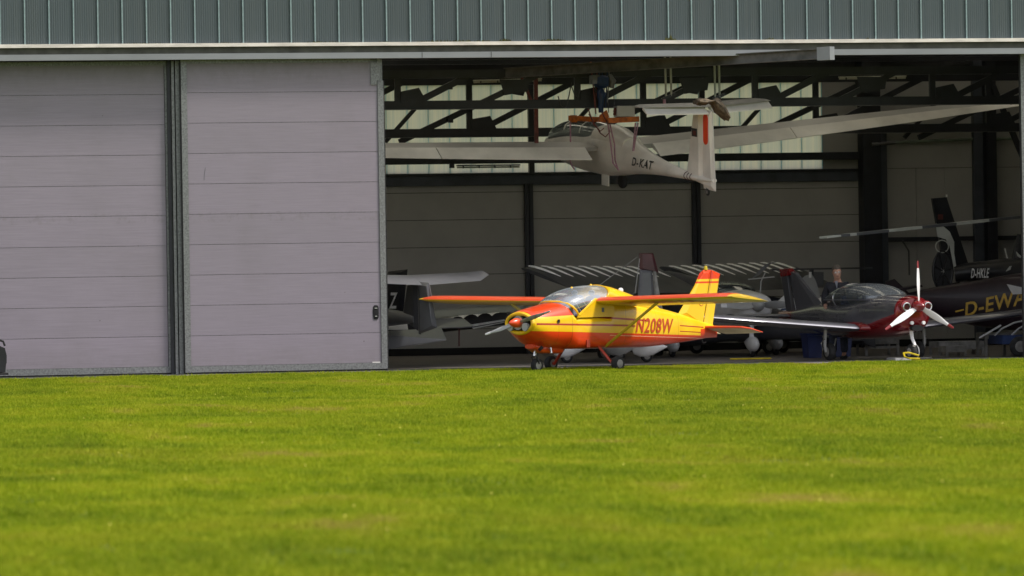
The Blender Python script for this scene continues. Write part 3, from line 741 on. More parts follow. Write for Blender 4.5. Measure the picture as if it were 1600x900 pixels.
# ================================================================== hoist
mb = MB(); a, b2 = at(790, 114, 4.25), at(1280, 84.3, -1.7)
hb_ = empty('overhead_jib', a); tag(hb_, 'long dark steel jib beam running under the roof with its pale end over the track', 'crane beam')
o = MB(); o.ibeam(Vector((0, 0, 0)), b2 - a, .12, .20, .018); o.build('beam', 'jib_grey', hb_)
d = (b2 - a).normalized(); MB().beam(b2 - a, b2 - a + d * .3, .15, .25).build('end_cap', 'track_silver', hb_)
for px, n in ((1039, 0), (1047.5, 1), (1116, 2), (1123, 3)):
    y1 = 150 if px < 1100 else 152
    t = .42 if px < 1100 else .5
    Yt = 2.8 if px < 1100 else 1.9
    MB().path([at(px, 88, Yt) - a, at(px + 1.5, y1, Yt) - a], .022, 8).build('hanging_rod', 'light_rod', hb_, True)
for px, Yt in ((1044, 2.8), (1121, 1.9)):
    MB().beam(at(px - 7, 154, Yt) - a, at(px + 12, 147, Yt) - a, .04, .05).build('rod_clamp', 'dark_metal', hb_)
MB().path([at(1038, 155, 2.8) - a, at(1038.5, 168, 2.8) - a], .03, 6).build('strap', 'strap_pink', hb_)
pr = at(838, 222, 5.5); po = empty('support_post', pr); tag(po, 'rust-red steel post with slanting brace beside the glider canopy', 'post')
tp = at(837, 113, 5.5) - pr
MB().beam((0, 0, -.2), tp, .075, .075, (0, 1, 0)).build('post', 'rust_red', po)
MB().beam(at(813, 116, 5.5) - pr, at(834, 168, 5.5) - pr, .05, .07, (0, 1, 0)).build('brace', 'rust_red', po)
hc = at(937, 102, 4.3); ho = empty('chain_hoist', hc); tag(ho, 'blue chain hoist with cables hanging over the glider', 'hoist')
def L(px, py, Y, o): return at(px, py, Y) - o
MB().path([L(930, 98, 4.3, hc), L(930, 106, 4.3, hc), L(930, 112, 4.3, hc)], [.07, .09, .06], 12).build('trolley', 'blue_paint', ho, True)
MB().path([L(940, 118, 4.3, hc), L(940, 121, 4.3, hc), L(940, 134, 4.3, hc), L(940, 138, 4.3, hc)], [.08, .15, .16, .07], 14).build('motor', 'blue_paint', ho, True)
MB().path([L(952, 117, 4.3, hc), L(957, 127, 4.3, hc), L(954, 137, 4.3, hc)], [.05, .08, .05], 10).build('gearbox', 'grey_paint', ho, True)
MB().box(tuple(L(926, 131, 4.2, hc)), tuple(L(932, 118, 4.5, hc))).build('control_box', 'grey_paint', ho)
MB().path([L(917, 103, 4.3, hc), L(925, 100, 4.3, hc)], .045, 8).build('brake', 'orange_paint', ho, True)
for i, (x0, x1, y1, r_, mt) in enumerate(((936, 938, 160, .012, 'blue_paint'), (941, 941, 170, .012, 'blue_paint'), (945, 943, 165, .01, 'dark_metal'), (949, 946, 168, .01, 'blue_paint'), (924, 931, 178, .013, 'rust_red'), (958, 960, 178, .008, 'dark_metal'), (927, 934, 150, .010, 'dark_metal'), (933, 930, 172, .008, 'rust_red'), (946, 951, 176, .009, 'dark_metal'), (952, 949, 160, .012, 'grey_paint'))):
    MB().path([L(x0, 108, 4.3, hc), L((x0 + x1) / 2, 140, 4.3, hc), L(x1, y1, 4.3, hc)], r_, 6).build('chain', mt, ho, True)
MB().path([L(938, 138, 4.3, hc), L(939, 146, 4.3, hc), L(939, 158, 4.3, hc), L(939, 176, 4.3, hc)], [.05, .10, .06, .05], 10).build('hook_block', 'blue_paint', ho, True)
for pts_ in (((872, 150), (876, 165), (884, 168), (889, 150), (893, 128)), ((893, 135), (898, 148), (903, 152), (906, 140)), ((919, 170), (928, 195), (938, 205), (944, 200)), ((920, 178), (938, 208), (946, 214), (953, 206), (948, 190), (940, 175))):
    MB().path([L(a_, b_, 4.2, hc) for a_, b_ in pts_], .012, 6).build('cable', 'dark_metal' if pts_[0][0] < 915 else 'rust_red', ho, True)
sf = at(943, 188, 4.4); sfo = empty('spreader_frame', sf); tag(sfo, 'orange lifting spreader frame slung from the blue hoist above the glider', 'lifting frame')
MB().beam(L(891, 184.5, 5.6, sf), L(950, 187.5, 4.5, sf), .1, .1).build('beam', 'orange_paint', sfo)
MB().beam(L(950, 188.5, 4.1, sf), L(998, 186, 4.1, sf), .1, .105).build('beam', 'orange_paint', sfo)
MB().beam(L(896, 180, 5.6, sf), L(896, 191, 5.6, sf), .12, .12, (0, 1, 0)).build('beam_end', 'orange_paint', sfo)
MB().prism([L(938, 180, 4.3, sf), L(948, 172, 4.3, sf), L(952, 182, 4.3, sf), L(946, 190, 4.3, sf), L(935, 190, 4.3, sf)], (0, .08, 0)).build('lug', 'orange_paint', sfo)
MB().box(tuple(L(964.5, 182, 4.0, sf)), tuple(L(986, 166, 4.3, sf))).build('control_box', 'grey_light', sfo)
MB().path([L(960, 175, 4.1, sf), L(962, 168, 4.1, sf), L(960, 180, 4.1, sf)], .03, 6).build('winch', 'rust_red', sfo)

# ================================================================== hanging glider
# frame at the wing root; nose away and to the left, tail near
gA = -65
gr = plane_root('glider', 957, 106.3, gA, 6.5, -2.7, z=Z_at(957, 236, 5.5) if False else 0)
gz0 = CAMP.z + (415 - (957 - 800) * .0156 - 234) * 106.3 / F
gr.location.z = gz0
tag(gr, 'white motor glider hanging nose away from the roof in the open bay', 'glider')
# stations xa measured aft of the wing-root reference; (xa, zb, zt, hw, e)
gs = [(-3.0, -.12, .0, .04, 2.1), (-2.8, -.22, .12, .16, 2.1), (-2.2, -.33, .27, .27, 2.2), (-1.6, -.45, .36, .33, 2.2), (-.8, -.52, .42, .36, 2.2), (0, -.52, .47, .37, 2.2), (.6, -.46, .44, .33, 2.2),
      (1.3, -.33, .27, .24, 2.1), (2.2, -.22, .12, .16, 2.1), (3.3, -.14, .03, .115, 2), (4.3, -.09, .02, .085, 2), (4.6, -.07, .01, .05, 2)]
def gzo(xa_): return -.085 * min(1, max(0, (-1.2 - xa_) / 1.4)) - .17 * min(1, max(0, (xa_ - .5) / 3.4)) ** .9
gs = [(a_, b_ + gzo(a_), c_ + gzo(a_), d_, e_) for a_, b_, c_, d_, e_ in gs]
gf = loft(gs, 28, 4).build('fuselage', 'glider_white', gr, True)
cn = [(-2.7, .0, .14, .10, 2.1), (-2.45, .0, .32, .22, 2.1), (-1.9, .02, .47, .30, 2.1), (-1.1, .05, .53, .325, 2.1), (-.5, .05, .53, .325, 2.1), (-.05, .1, .50, .26, 2.1)]
cn = [(a_, b_ + gzo(a_), c_ + gzo(a_), d_, e_) for a_, b_, c_, d_, e_ in cn]
MB().rings([superring(-a_[0], a_[1], a_[2], a_[3], a_[4], 24) for a_ in smooth_st(cn, 4)]).build('canopy', 'canopy_dark', gr, True)
for xx in (-1.5, -.75):
    MB().path([Vector((-xx, (interp(cn, xx, 3) + .004) * math.cos(t), .29 + (interp(cn, xx, 2) - .285) * math.sin(t))) for t in [math.pi * j / 16 for j in range(17)]], .016, 6).build('canopy_frame', 'glider_white', gr, True)
loft([(-.2, .05, .49, .33, 2.1), (.1, .05, .52, .33, 2.1), (.5, .0, .48, .3, 2.1), (1.0, -.1, .34, .24, 2.1)], 24, 3).build('turtle_deck', 'glider_white', gr, True)
D2 = math.tan(R(2.8))
for sgn in (1, -1):
    GS = [(.30, 1.1), (.72, 1.42), (2.5, 1.34), (5.0, 1.15), (9.6, .66), (10.0, .42)]
    def gch(y):
        for (a_, c0), (b_, c1) in zip(GS, GS[1:]):
            if y <= b_: return c0 + (c1 - c0) * (y - a_) / (b_ - a_)
        return .45
    PR = [(.74, .046), (.5, .076), (.3, .088), (.15, .075), (.05, .045), (.012, .022), (0, 0), (.012, -.016), (.05, -.026), (.15, -.034), (.3, -.036), (.5, -.032), (.74, -.018)]
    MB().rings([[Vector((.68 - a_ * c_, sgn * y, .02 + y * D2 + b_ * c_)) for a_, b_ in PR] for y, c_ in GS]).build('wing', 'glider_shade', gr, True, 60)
    for y0, y1 in ((.76, 3.95), (3.97, 9.7)):
        MB().rings([[Vector((.68 - a_ * gch(y), sgn * y, .02 + y * D2 + b_ * gch(y))) for a_, b_ in ((.743, .047), (.76, .046), (1.0, -.105), (1.0, -.115), (.743, -.024))] for y in (y0, (y0 + y1) / 2, y1)]).build('aileron', 'glider_white', gr)
# tail
gfin = [(3.55, -.05), (3.85, 1.28), (4.2, 1.30), (4.3, -.3), (4.2, -.3)]
fin_mesh([(3.4, -.06), (3.8, 1.33), (4.12, 1.35), (4.12, -.15)], .12).build('fin', 'glider_white', gr)
rd = fin_mesh([(4.135, -.22), (4.135, 1.33), (4.5, 1.31), (4.66, -.24)], .10).build('rudder', 'glider_white', gr)
mb = MB(); cx_, cz_ = 4.33, .95
poly = []
for t in range(24):
    a_ = 2 * math.pi * t / 24; yy = math.sin(a_) * .10 + math.copysign(.2, math.sin(a_)); poly.append((cx_ + math.cos(a_) * .10, cz_ + yy))
mb.prism([Vector((-p[0], .052, p[1])) for p in poly], (0, .006, 0)); mb.build('rudder_stripe', 'signal_red', rd)
MB().box((-3.98, .062, .77), (-3.76, .068, .93)).build('emblem', 'text_black', gr); MB().box((-3.94, .069, .80), (-3.82, .073, .88)).build('emblem', 'rust_red', gr)
# T-tail
for sgn in (1, -1):
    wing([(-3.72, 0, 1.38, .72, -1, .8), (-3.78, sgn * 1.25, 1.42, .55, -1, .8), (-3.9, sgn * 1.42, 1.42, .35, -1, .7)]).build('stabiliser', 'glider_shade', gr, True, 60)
    MB().rings([[Vector((-4.22, sgn * y, 1.40 + y * .03)), Vector((-4.5 + y * .05, sgn * y, 1.27 + y * .03)), Vector((-4.5 + y * .05, sgn * y, 1.25 + y * .03)), Vector((-4.22, sgn * y, 1.34 + y * .03))] for y in (.06, 1.36)]).build('elevator', 'glider_white', gr)
# wheel, skid, gear door
wheel(gr, (-.55, 0, -.58), .15, .1, rim='rubber')
MB().box((-.15, .1, -.72), (.15, .13, -.42)).build('gear_door', 'glider_white', gr)
MB().box((-.45, -.03, -.66), (-.3, .03, -.5)).build('gear_door', 'grey_dark', gr)
wheel(gr, (-4.3, 0, -.28), .07, .04, name='tail_wheel')
MB().path([(-4.2, 0, -.1), (-4.32, 0, -.26)], .02, 6).build('tail_bracket', 'chrome', gr)
for xx in (3.5, 3.62, 3.74):
    hw_, zb_, zt_ = interp(gs, xx, 3), interp(gs, xx, 1), interp(gs, xx, 2)
    MB().torus((-xx, 0, (zb_ + zt_) / 2), (0, hw_ + .004, 0), (0, 0, (zt_ - zb_) / 2 + .004), .008, 20, 6).build('boom_band', 'maroon', gr, True)
def gside(u, v):
    xa_ = 1.45 + u * .8; z0_ = -.17 - (xa_ - 1.35) * .03; z = z0_ + v * .17
    zc, hh = (interp(gs, xa_, 1) + interp(gs, xa_, 2)) / 2, (interp(gs, xa_, 2) - interp(gs, xa_, 1)) / 2
    return Vector((-xa_, interp(gs, xa_, 3) * (1 - min(.99, abs((z - zc) / hh)) ** 2) ** .5 + .022, z))
lettering('D-KAT', gside, 'text_black', gr, .3)
for o in gr.children:
    if o.name.split('.')[0] in ('fin', 'rudder', 'emblem', 'stabiliser', 'elevator', 'tail_wheel', 'tail_bracket'): o.location.z -= .17
# slings belong to the lifting frame
def sling(pts_, Y, wd=.032):
    mb = MB(); mb.path([at(a_, b_, Y) - sf for a_, b_ in pts_], wd / 2, 6); mb.build('sling', 'strap_pink', sfo, True)
sling([(891, 191), (891.5, 222)], 5.3); sling([(950, 194), (955, 230), (958, 255), (967, 266)], 4.2); sling([(953, 194), (960, 225), (961, 250), (966, 266)], 4.3)
sling([(993, 192), (989, 236)], 4.0); sling([(997, 192), (990, 236)], 4.05, .03); sling([(889, 245), (893, 258), (898, 265)], 5.0)
cl = MB(); rgs = []
for t in range(9):
    px = 1088 + t * 6; y = 159 + (0 if t < 5 else (t - 4) ** 2 * 1.3); hh = .04 + .03 * math.sin(t * 1.3) + (0.09 if t > 4 else 0) * (1 if t < 8 else .5)
    c_ = at(px, y + (4 if t > 4 else 0), .1)
    rgs.append([c_ + Vector((0, math.cos(a_) * .28, math.sin(a_) * hh + .02 * math.sin(a_ * 5 + t))) for a_ in [2 * math.pi * j / 16 for j in range(16)]])
cl.rings(rgs); o = cl.build('cloth_cover', 'camo', None, True); tag(o, 'crumpled brown camouflage cloth draped over the top of the glider fin', 'cloth')

# ================================================================== yellow and orange aeroplane
ya = plane_root('light_aeroplane', 808, 96.2, 45)
tag(ya, 'yellow and orange high wing aeroplane with bubble canopy parked at the grass edge', 'aeroplane')
ys = [(.06, .69, 1.08, .33, 2.5), (.16, .60, 1.12, .385, 2.5), (.4, .46, 1.165, .44, 2.7), (.7, .41, 1.22, .47, 2.8), (.92, .40, 1.255, .485, 2.8), (1.06, .395, 1.0, .50, 5), (1.1, .395, 1.0, .50, 6), (1.5, .39, 1.0, .50, 6), (1.95, .385, 1.0, .50, 6), (2.0, .385, 1.29, .50, 5), (2.3, .38, 1.30, .49, 4), (2.7, .38, 1.27, .455, 3.4), (3.3, .385, 1.17, .37, 3), (4.2, .44, 1.00, .225, 2.8), (4.9, .50, .83, .10, 2.6), (5.2, .54, .78, .05, 2.4)]
mb = MB(); sm_ = []
ss = smooth_st(ys[:5], 5) + [tuple(q_) for q_ in ys[5:9]] + smooth_st(ys[9:], 5)
mb.rings([superring(-a_[0], a_[1], a_[2], a_[3], a_[4], 40) for a_ in ss]); yf = mb.build('fuselage', 'livery', ya, True, 50)
MB().box((-1.94, -.475, 1.001), (-1.07, .475, 1.03)).build('cockpit_floor', 'seat_dark', ya)
for sg in (1, -1):
    MB().prism([Vector((-1.06, sg * .475, .97)), Vector((-1.09, sg * .475, 1.03)), Vector((-1.53, sg * .475, 1.31)), Vector((-2.02, sg * .475, 1.32)), Vector((-2.02, sg * .475, .97))], (0, sg * .028, 0)).build('cabin_side', 'plane_yellow', ya)
# cowl ring, dark intake, cylinders
MB().torus((-.06, 0, .885), (0, .335, 0), (0, 0, .175), .042, 36, 10).build('cowl_ring', 'plane_yellow', ya, True)
MB().rings([[Vector((-.052, .31 * math.cos(t) * s_, .885 + .17 * math.sin(t) * s_)) for t in [2 * math.pi * k / 24 for k in range(24)]] for s_ in (1, .05)]).build('intake', 'black_gap', ya)
for y in (-.19, .19):
    cy = MB()
    for k in range(5): cy.disc((-.02 - .012 * k + .03, y, .82), (1, 0, 0), .075 - .004 * (k % 2) * 3, .006, 14)
    cy.build('cylinder', 'grey_light', ya)
MB().path([(.0, 0, .89), (.0, 0, .891)], .01, 4)
MB().path([(-.05, 0, .895), (.06, 0, .895), (.16, 0, .895), (.22, 0, .895)], [.085, .09, .055, .012], 20).build('spinner', 'plane_orange', ya, True, 60)
MB().path([(-.05, 0, .895), (.0, 0, .895)], .13, 20).build('prop_hub', 'chrome', ya, True)
def blade(root, parent, ang, r0, r1, mt, tipm, c0=(0, 0), x0=0, wmax=.075):
    """propeller blade in the y-z plane at x0; ang measured from +y towards +z"""
    d = Vector((0, math.cos(R(ang)), math.sin(R(ang)))); n = Vector((0, -math.sin(R(ang)), math.cos(R(ang)))); ax = Vector((1, 0, 0))
    rg_ = []; c = Vector((x0, c0[0], c0[1])); N = 12
    for i in range(N):
        t = i / (N - 1); r = r0 + (r1 - r0) * t; wdt = wmax * (.45 + .55 * math.sin(math.pi * min(1, t * 1.15 + .12))) * (1 if t < .93 else .75); tw = R(48 - 34 * t)
        e = n * math.cos(tw) + ax * math.sin(tw); f_ = ax * math.cos(tw) - n * math.sin(tw)
        rg_.append([c + d * r + e * (wdt * math.cos(a_)) + f_ * (.012 * math.sin(a_)) for a_ in [2 * math.pi * k / 12 for k in range(12)]])
    k = N - 2
    o = MB().rings(rg_[:k]).build('propeller_blade', mt, parent, True, 70)
    MB().rings(rg_[k - 1:]).build('blade_tip', tipm, o, True, 70)
blade(0, ya, 180 + 14, .08, .86, 'grey_light', 'white_paint', (0, .895), .0, .055); blade(0, ya, 14, .08, .86, 'trestle_grey', 'grey_light', (0, .895), .0, .045)
# canopy
cs = [(.84, .95, 1.24, .30, 2.2), (.92, .95, 1.33, .39, 2.2), (1.1, .98, 1.425, .45, 2.2), (1.4, 1.0, 1.51, .475, 2.2), (1.75, 1.0, 1.55, .475, 2.2), (2.0, 1.0, 1.55, .475, 2.2), (2.1, 1.0, 1.545, .47, 2.2)]
MB().rings([superring(-a_[0], a_[1], a_[2], a_[3], a_[4], 36) for a_ in smooth_st(cs, 5)], False).build('canopy', 'canopy_glass', ya, True)
fc = [(2.05, 1.2, 1.553, .478, 2.3), (2.2, 1.15, 1.535, .472, 2.3), (2.4, 1.0, 1.49, .46, 2.4), (2.7, 1.0, 1.41, .41, 2.4), (3.1, 1.0, 1.28, .33, 2.4), (3.5, .95, 1.17, .25, 2.4)]
def sheared(a_):
    k_ = max(0, 1 - (a_[0] - 2.05) / .9); return [Vector((v.x + max(0, a_[2] - v.z) * .85 * k_, v.y, v.z)) for v in superring(-a_[0], a_[1], a_[2], a_[3], a_[4], 36)]
MB().rings([sheared(a_) for a_ in smooth_st(fc, 4)]).build('rear_fairing', 'plane_yellow', ya, True)
# yellow windscreen frame following the hood edge and the cabin sill
def fr_path(sg):
    P = [Vector((-.86, 0, 1.268))]
    for t in (.25, .5, .7, .85, 1.0):
        P.append(Vector((-(.86 + .24 * t ** 1.6), sg * .49 * math.sin(t * math.pi / 2) ** .9, 1.268 - .26 * t ** 2.6)))
    P.append(Vector((-1.3, sg * .49, 1.145))); P.append(Vector((-1.55, sg * .49, 1.305))); return P
for sg in (1, -1): MB().path(fr_path(sg), .022, 8).build('canopy_frame', 'plane_yellow', ya, True)
MB().torus((-1.88, 0, 1.36), (0, .478, 0), (-.17, 0, .195), .012, 32, 6).build('canopy_frame', 'plane_yellow', ya, True)
MB().box((-1.12, -.42, 1.0), (-1.0, .42, 1.22)).build('instrument_panel', 'seat_dark', ya)
for y in (-.22, .22):
    MB().rings([superring(-x_, zb_, zt_, .17, 4, 16, y) for x_, zb_, zt_ in ((1.62, 1.0, 1.26), (1.72, 1.0, 1.36), (1.80, 1.0, 1.38))]).build('seat_back', 'seat_dark', ya, True)
    MB().ball((-1.72, y, 1.42), .075, 10, (.5, 1, .7)).build('headrest', 'grey_light', ya, True)
MB().path([(-1.3, .2, 1.26), (-1.3, .42, 1.26), (-1.45, .42, 1.1), (-1.45, .2, 1.08), (-1.3, .2, 1.26)], .012, 6).build('map_frame', 'white_paint', ya)
for x_, z_ in ((-1.42, 1.515), (-1.93, 1.56)): MB().ball((x_, 0, z_), .022, 8).build('air_knob', 'plane_yellow', ya, True)
MB().ball((-2.62, .1, 1.45), .05, 10).build('antenna_dome', 'white_paint', ya, True)
MB().path([(-2.62, .1, 1.40), (-2.62, .1, 1.45)], .02, 8).build('antenna_base', 'white_paint', ya)
# wings
for sg in (1, -1):
    S = []
    for y in (.42, 1.5, 2.6, 3.5, 3.82, 3.96, 4.03):
        c_ = 1.17 if y < 3.6 else (1.15 if y < 3.9 else (1.05 if y < 4 else .85)); 
        S.append((-1.55 + (y - .42) * .058 - (0 if y < 3.6 else (y - 3.6) * .12), sg * y, 1.265 + (y - .42) * .018 + (0 if y < 3.9 else -.0), c_, 5.6, 1.0 if y < 3.6 else (.95 if y < 3.9 else (.75 if y < 4 else .35))))
    wing(S).build('wing', 'wing_livery', ya, True, 50)
    MB().path([(-1.72, sg * 1.9, 1.235), (-1.82, sg * .46, .43)], .03, 10, True, .5).build('wing_strut', 'strut_yellow', ya, True)
    MB().path([(-1.72, sg * 1.9, 1.245), (-1.68, sg * 2.02, 1.29)], .022, 6).build('strut_fitting', 'dark_metal', ya)
    # main gear
    MB().path([(-1.66, sg * .42, .44), (-1.70, sg * .76, .10)], .027, 8).build('gear_leg', 'leg_red', ya, True)
    wheel(ya, (-1.72, sg * .86, .115), .14, .12)
    MB().path([(-1.71, sg * .76, .11), (-1.72, sg * .84, .115)], .03, 8).build('axle', 'leg_red', ya)
# lettering under the wing
def uw(u, v): 
    y = 1.15 + u * 1.9; x_ = -1.46 - v * .3
    return Vector((x_, y, 1.265 + (y - .42) * .018 - .098 * (-x_ - 1.5) - .055))
lettering('N208W', uw, 'text_red', ya, 0, 'wing_lettering')
MB().beam((-.02, 0, .0), (-.02, 0, .0), .01, .01)
# stabilator and fin
for sg in (1, -1):
    S = [(-4.92, sg * .06, .72, .62, 13, .6), (-4.95, sg * .6, .72, .58, 13, .6), (-5.0, sg * .95, .715, .5, 13, .55), (-5.12, sg * 1.07, .69, .34, 13, .3)]
    so_ = wing(S); o = so_.build('tailplane', 'cream_skin', ya, True, 55)
    MB().path([(-4.925, sg * .06, .722), (-4.95, sg * .6, .722), (-5.0, sg * .95, .717), (-5.12, sg * 1.06, .69), (-5.42, sg * 1.09, .615)], [.026, .024, .02, .016, .008], 8).build('leading_edge', 'plane_orange', o, True)
MB().rings([superring(-x_, .50 + (x_ - 4.6) * .03, .80 - (x_ - 4.6) * .08, hw_, 2.4, 16) for x_, hw_ in ((4.75, .13), (4.95, .10), (5.2, .06), (5.32, .02))]).build('tail_fairing', 'plane_orange', ya, True)
f_ = fin_mesh([(4.25, .96), (4.98, 1.80), (5.20, 1.80), (4.93, .72)], .10).build('fin', 'fin_livery', ya)
fin_mesh([(4.945, .70), (5.215, 1.80), (5.45, 1.72), (5.42, 1.62), (5.14, .64)], .07).build('rudder', 'fin_livery', ya)
MB().path([(-5.05, 0, 1.8), (-5.05, 0, 1.85), (-5.05, 0, 1.88)], [.035, .035, .02], 10).build('beacon', 'tow_yellow', ya, True)
mbq = MB(); mbq.torus((-4.86, .05, 1.18), (.055, 0, 0), (0, 0, .055), .007, 16, 5); mbq.build('emblem', 'text_red', ya)
def yside(x_, z_):
    for a_, b_ in zip(ys[9:], ys[10:]):
        if a_[0] <= x_ <= b_[0]:
            t = (x_ - a_[0]) / (b_[0] - a_[0]); q = [a_[i] + (b_[i] - a_[i]) * t for i in range(5)]
            zc, hh = (q[1] + q[2]) / 2, (q[2] - q[1]) / 2
            return q[3] * (1 - min(.98, abs((z_ - zc) / hh)) ** q[4]) ** (1 / q[4])
    return .3
def ylet(u, v):
    xa_ = 2.62 + u * 1.22; z_ = .665 - (xa_ - 2.6) * .03 + v * .275 ; return Vector((-xa_, yside(xa_, z_) + .012, z_))
lettering('N208W', ylet, 'text_red', ya, .25)
MB().box((-2.60, .475, .775), (-2.42, .482, .80)).build('dash_line', 'text_red', ya)
MB().box((-.62, .468, .885), (-.56, .475, .945)).build('vent', 'black_gap', ya); MB().box((-1.75, .50, 1.06), (-1.69, .508, 1.14)).build('vent', 'seat_dark', ya)
MB().box((-1.35, .495, .42), (-1.27, .52, .56)).build('step', 'leg_red', ya)
# chin duct and exhaust
MB().rings([superring(-x_, zb_, .5, hw_, 4, 16) for x_, zb_, hw_ in ((.3, .42, .12), (.5, .33, .17), (.95, .31, .17), (1.02, .32, .16))]).build('chin_duct', 'plane_orange', ya, True)
MB().path([(-.34, .22, .44), (-.36, .25, .40)], .05, 12).build('exhaust_hole', 'black_gap', ya)
MB().path([(-.62, .22, .43), (-.62, .24, .33)], .022, 8).build('exhaust_pipe', 'chrome', ya)
MB().path([(-.46, 0, .42), (-.42, 0, .28)], .03, 10).build('nose_leg', 'chrome', ya, True)
MB().path([(-.42, 0, .30), (-.42, .07, .26), (-.47, .075, .14)], .015, 8).build('nose_fork', 'dark_metal', ya, True)
MB().path([(-.42, 0, .30), (-.42, -.07, .26), (-.47, -.075, .14)], .015, 8).build('nose_fork', 'dark_metal', ya, True)
wheel(ya, (-.48, 0, .11), .13, .1, name='nose_wheel')
MB().path([(-4.9, 0, .5), (-4.95, 0, .42), (-5.02, 0, .44)], .014, 6).build('tail_skid', 'dark_metal', ya)

# ================================================================== red and silver low wing aeroplane
rp = plane_root('light_aeroplane', 1433, 101.4, 64)
# heading: nose to image right and towards the camera -> mirror of the convention (180-ang)
def set_heading(o, sinr, pitch=0, roll=0):
    """sinr>0: nose swings to image right while pointing at the camera"""
    a_ = math.asin(sinr); nose = math.sin(a_) * Rx - math.cos(a_) * Vx; port = Vector((-nose.y, nose.x, 0))
    M = Matrix((nose, port, Ux)).transposed() @ Matrix.Rotation(R(-pitch), 3, 'Y') @ Matrix.Rotation(R(roll), 3, 'X')
    o.matrix_world = Matrix.Translation(o.location) @ M.to_4x4()
set_heading(rp, .44)
tag(rp, 'silver and red low wing aeroplane with white three blade propeller inside the hangar', 'aeroplane')
rs_ = [(.02, .80, 1.18, .13, 2.2), (.12, .62, 1.22, .34, 2.4), (.35, .53, 1.25, .42, 2.6), (.8, .46, 1.27, .48, 2.8), (1.3, .42, 1.24, .53, 3), (2.0, .40, 1.14, .56, 3.4), (2.8, .42, 1.14, .50, 3), (3.6, .50, 1.10, .34, 2.6), (4.6, .66, .98, .18, 2.4), (5.4, .78, .93, .07, 2.2)]
loft(rs_, 36, 5).build('fuselage', 'red_plane_livery', rp, True)
rc = [(.95, 1.05, 1.26, .30, 2.2), (1.15, 1.05, 1.36, .44, 2.2), (1.5, 1.05, 1.46, .52, 2.2), (2.0, 1.03, 1.49, .54, 2.2), (2.5, 1.03, 1.44, .50, 2.2), (3.0, 1.03, 1.27, .38, 2.2), (3.3, 1.03, 1.14, .25, 2.2)]
MB().rings([superring(-a_[0], a_[1], a_[2], a_[3], a_[4], 32) for a_ in smooth_st(rc, 5)], False).build('canopy', 'canopy_dark', rp, True)
rcf = MB(); rcf.torus((-2.35, 0, 1.2), (0, .525, 0), (0, 0, .275), .016, 32, 6); rcf.build('canopy_frame', 'chrome', rp, True)
for sg in (1, -1):
    MB().path([Vector((-x_, sg * (interp(rc, x_, 3) + .004), 1.17)) for x_ in (1.0, 1.2, 1.5, 2.0, 2.5, 2.9, 3.2)], .014, 6).build('canopy_rail', 'silver_paint', rp, True)
    MB().ball((-2.1, sg * .24, 1.24), .12, 10, (.6, 1, 1.2)).build('headrest', 'grey_dark', rp, True)
    MB().box((-2.25, sg * .24 - .17, 1.0), (-2.15, sg * .24 + .17, 1.25)).build('seat_back', 'blue_stripe', rp)
MB().box((-1.35, -.4, 1.05), (-1.28, .4, 1.25)).build('instrument_panel', 'seat_dark', rp)
for sg in (1, -1):
    S = [(-1.15, sg * .48, .60, 1.35, 2, 1.0), (-1.2, sg * 2.4, .76, 1.2, 2, 1.0), (-1.3, sg * 4.1, .91, 1.0, 2, .95), (-1.45, sg * 4.35, .93, .7, 2, .6)]
    wing(S).build('wing', 'silver_paint', rp, True, 60)
    MB().rings([airfoil(-.95, sg * .40, .62, 1.75, 2, 1.1), airfoil(-1.1, sg * .62, .615, 1.45, 2, 1.05)]).build('wing_fairing', 'red_paint', rp, True, 60)
    # gear
    MB().path([(-1.65, sg * 1.1, .62), (-1.65, sg * 1.12, .30), (-1.68, sg * 1.08, .17)], [.035, .03, .025], 8).build('gear_leg', 'grey_light', rp, True)
    MB().path([(-1.65, sg * 1.1, .5), (-1.85, sg * 1.0, .62)], .018, 6).build('gear_strut', 'chrome', rp)
    MB().path([(-1.62, sg * 1.14, .42), (-1.75, sg * 1.14, .34), (-1.66, sg * 1.14, .2)], .014, 6).build('torque_link', 'chrome', rp)
    wheel(rp, (-1.68, sg * 1.0, .17), .17, .13)
    wing([(-4.75, sg * .08, .84, .7, 0, .8), (-4.9, sg * 1.35, .87, .5, 0, .8)]).build('tailplane', 'grey_paint', rp, True, 60)
    MB().torus((.0, sg * .235, 1.03), (0, .075, 0), (0, 0, .075), .016, 20, 8).build('intake_ring', 'chrome', rp, True)
    MB().disc((-.03, sg * .235, 1.03), (1, 0, 0), .07, .06, 16).build('intake', 'black_gap', rp)
    MB().path([(-.02, sg * .13, .72), (.02, sg * .13, .72)], .035, 12).build('landing_light', 'white_paint', rp)
    MB().disc((-.1, sg * .235, 1.03), (1, 0, 0), .11, .2, 20, .03).build('intake_duct', 'red_paint', rp, True)
MB().path([(-.1, 0, .62), (.0, 0, .62)], .06, 12, True, 2.2).build('lower_intake', 'black_gap', rp)
MB().path([(.0, 0, 1.04), (.05, 0, 1.04), (.16, 0, 1.04), (.24, 0, 1.04)], [.12, .125, .08, .015], 20).build('spinner', 'red_paint', rp, True, 60)
for a_ in (91, 91 + 119, 91 - 121): blade(0, rp, a_, .1, .87, 'white_paint', 'red_paint', (0, 1.04), .06, .068)
MB().path([(-.25, 0, .58), (-.22, 0, .42), (-.12, 0, .30), (-.24, 0, .19)], [.04, .035, .03, .03], 10).build('nose_leg', 'white_paint', rp, True)
wheel(rp, (-.25, 0, .155), .155, .11, name='nose_wheel')
MB().torus((-.25, .09, .16), (.13, 0, 0), (0, 0, .13), .012, 20, 6).build('wheel_fairing', 'grey_light', rp)
fin_mesh([(3.6, 1.02), (4.85, 1.75), (5.08, 1.77), (4.75, .92)], .1).build('fin', 'silver_paint', rp)
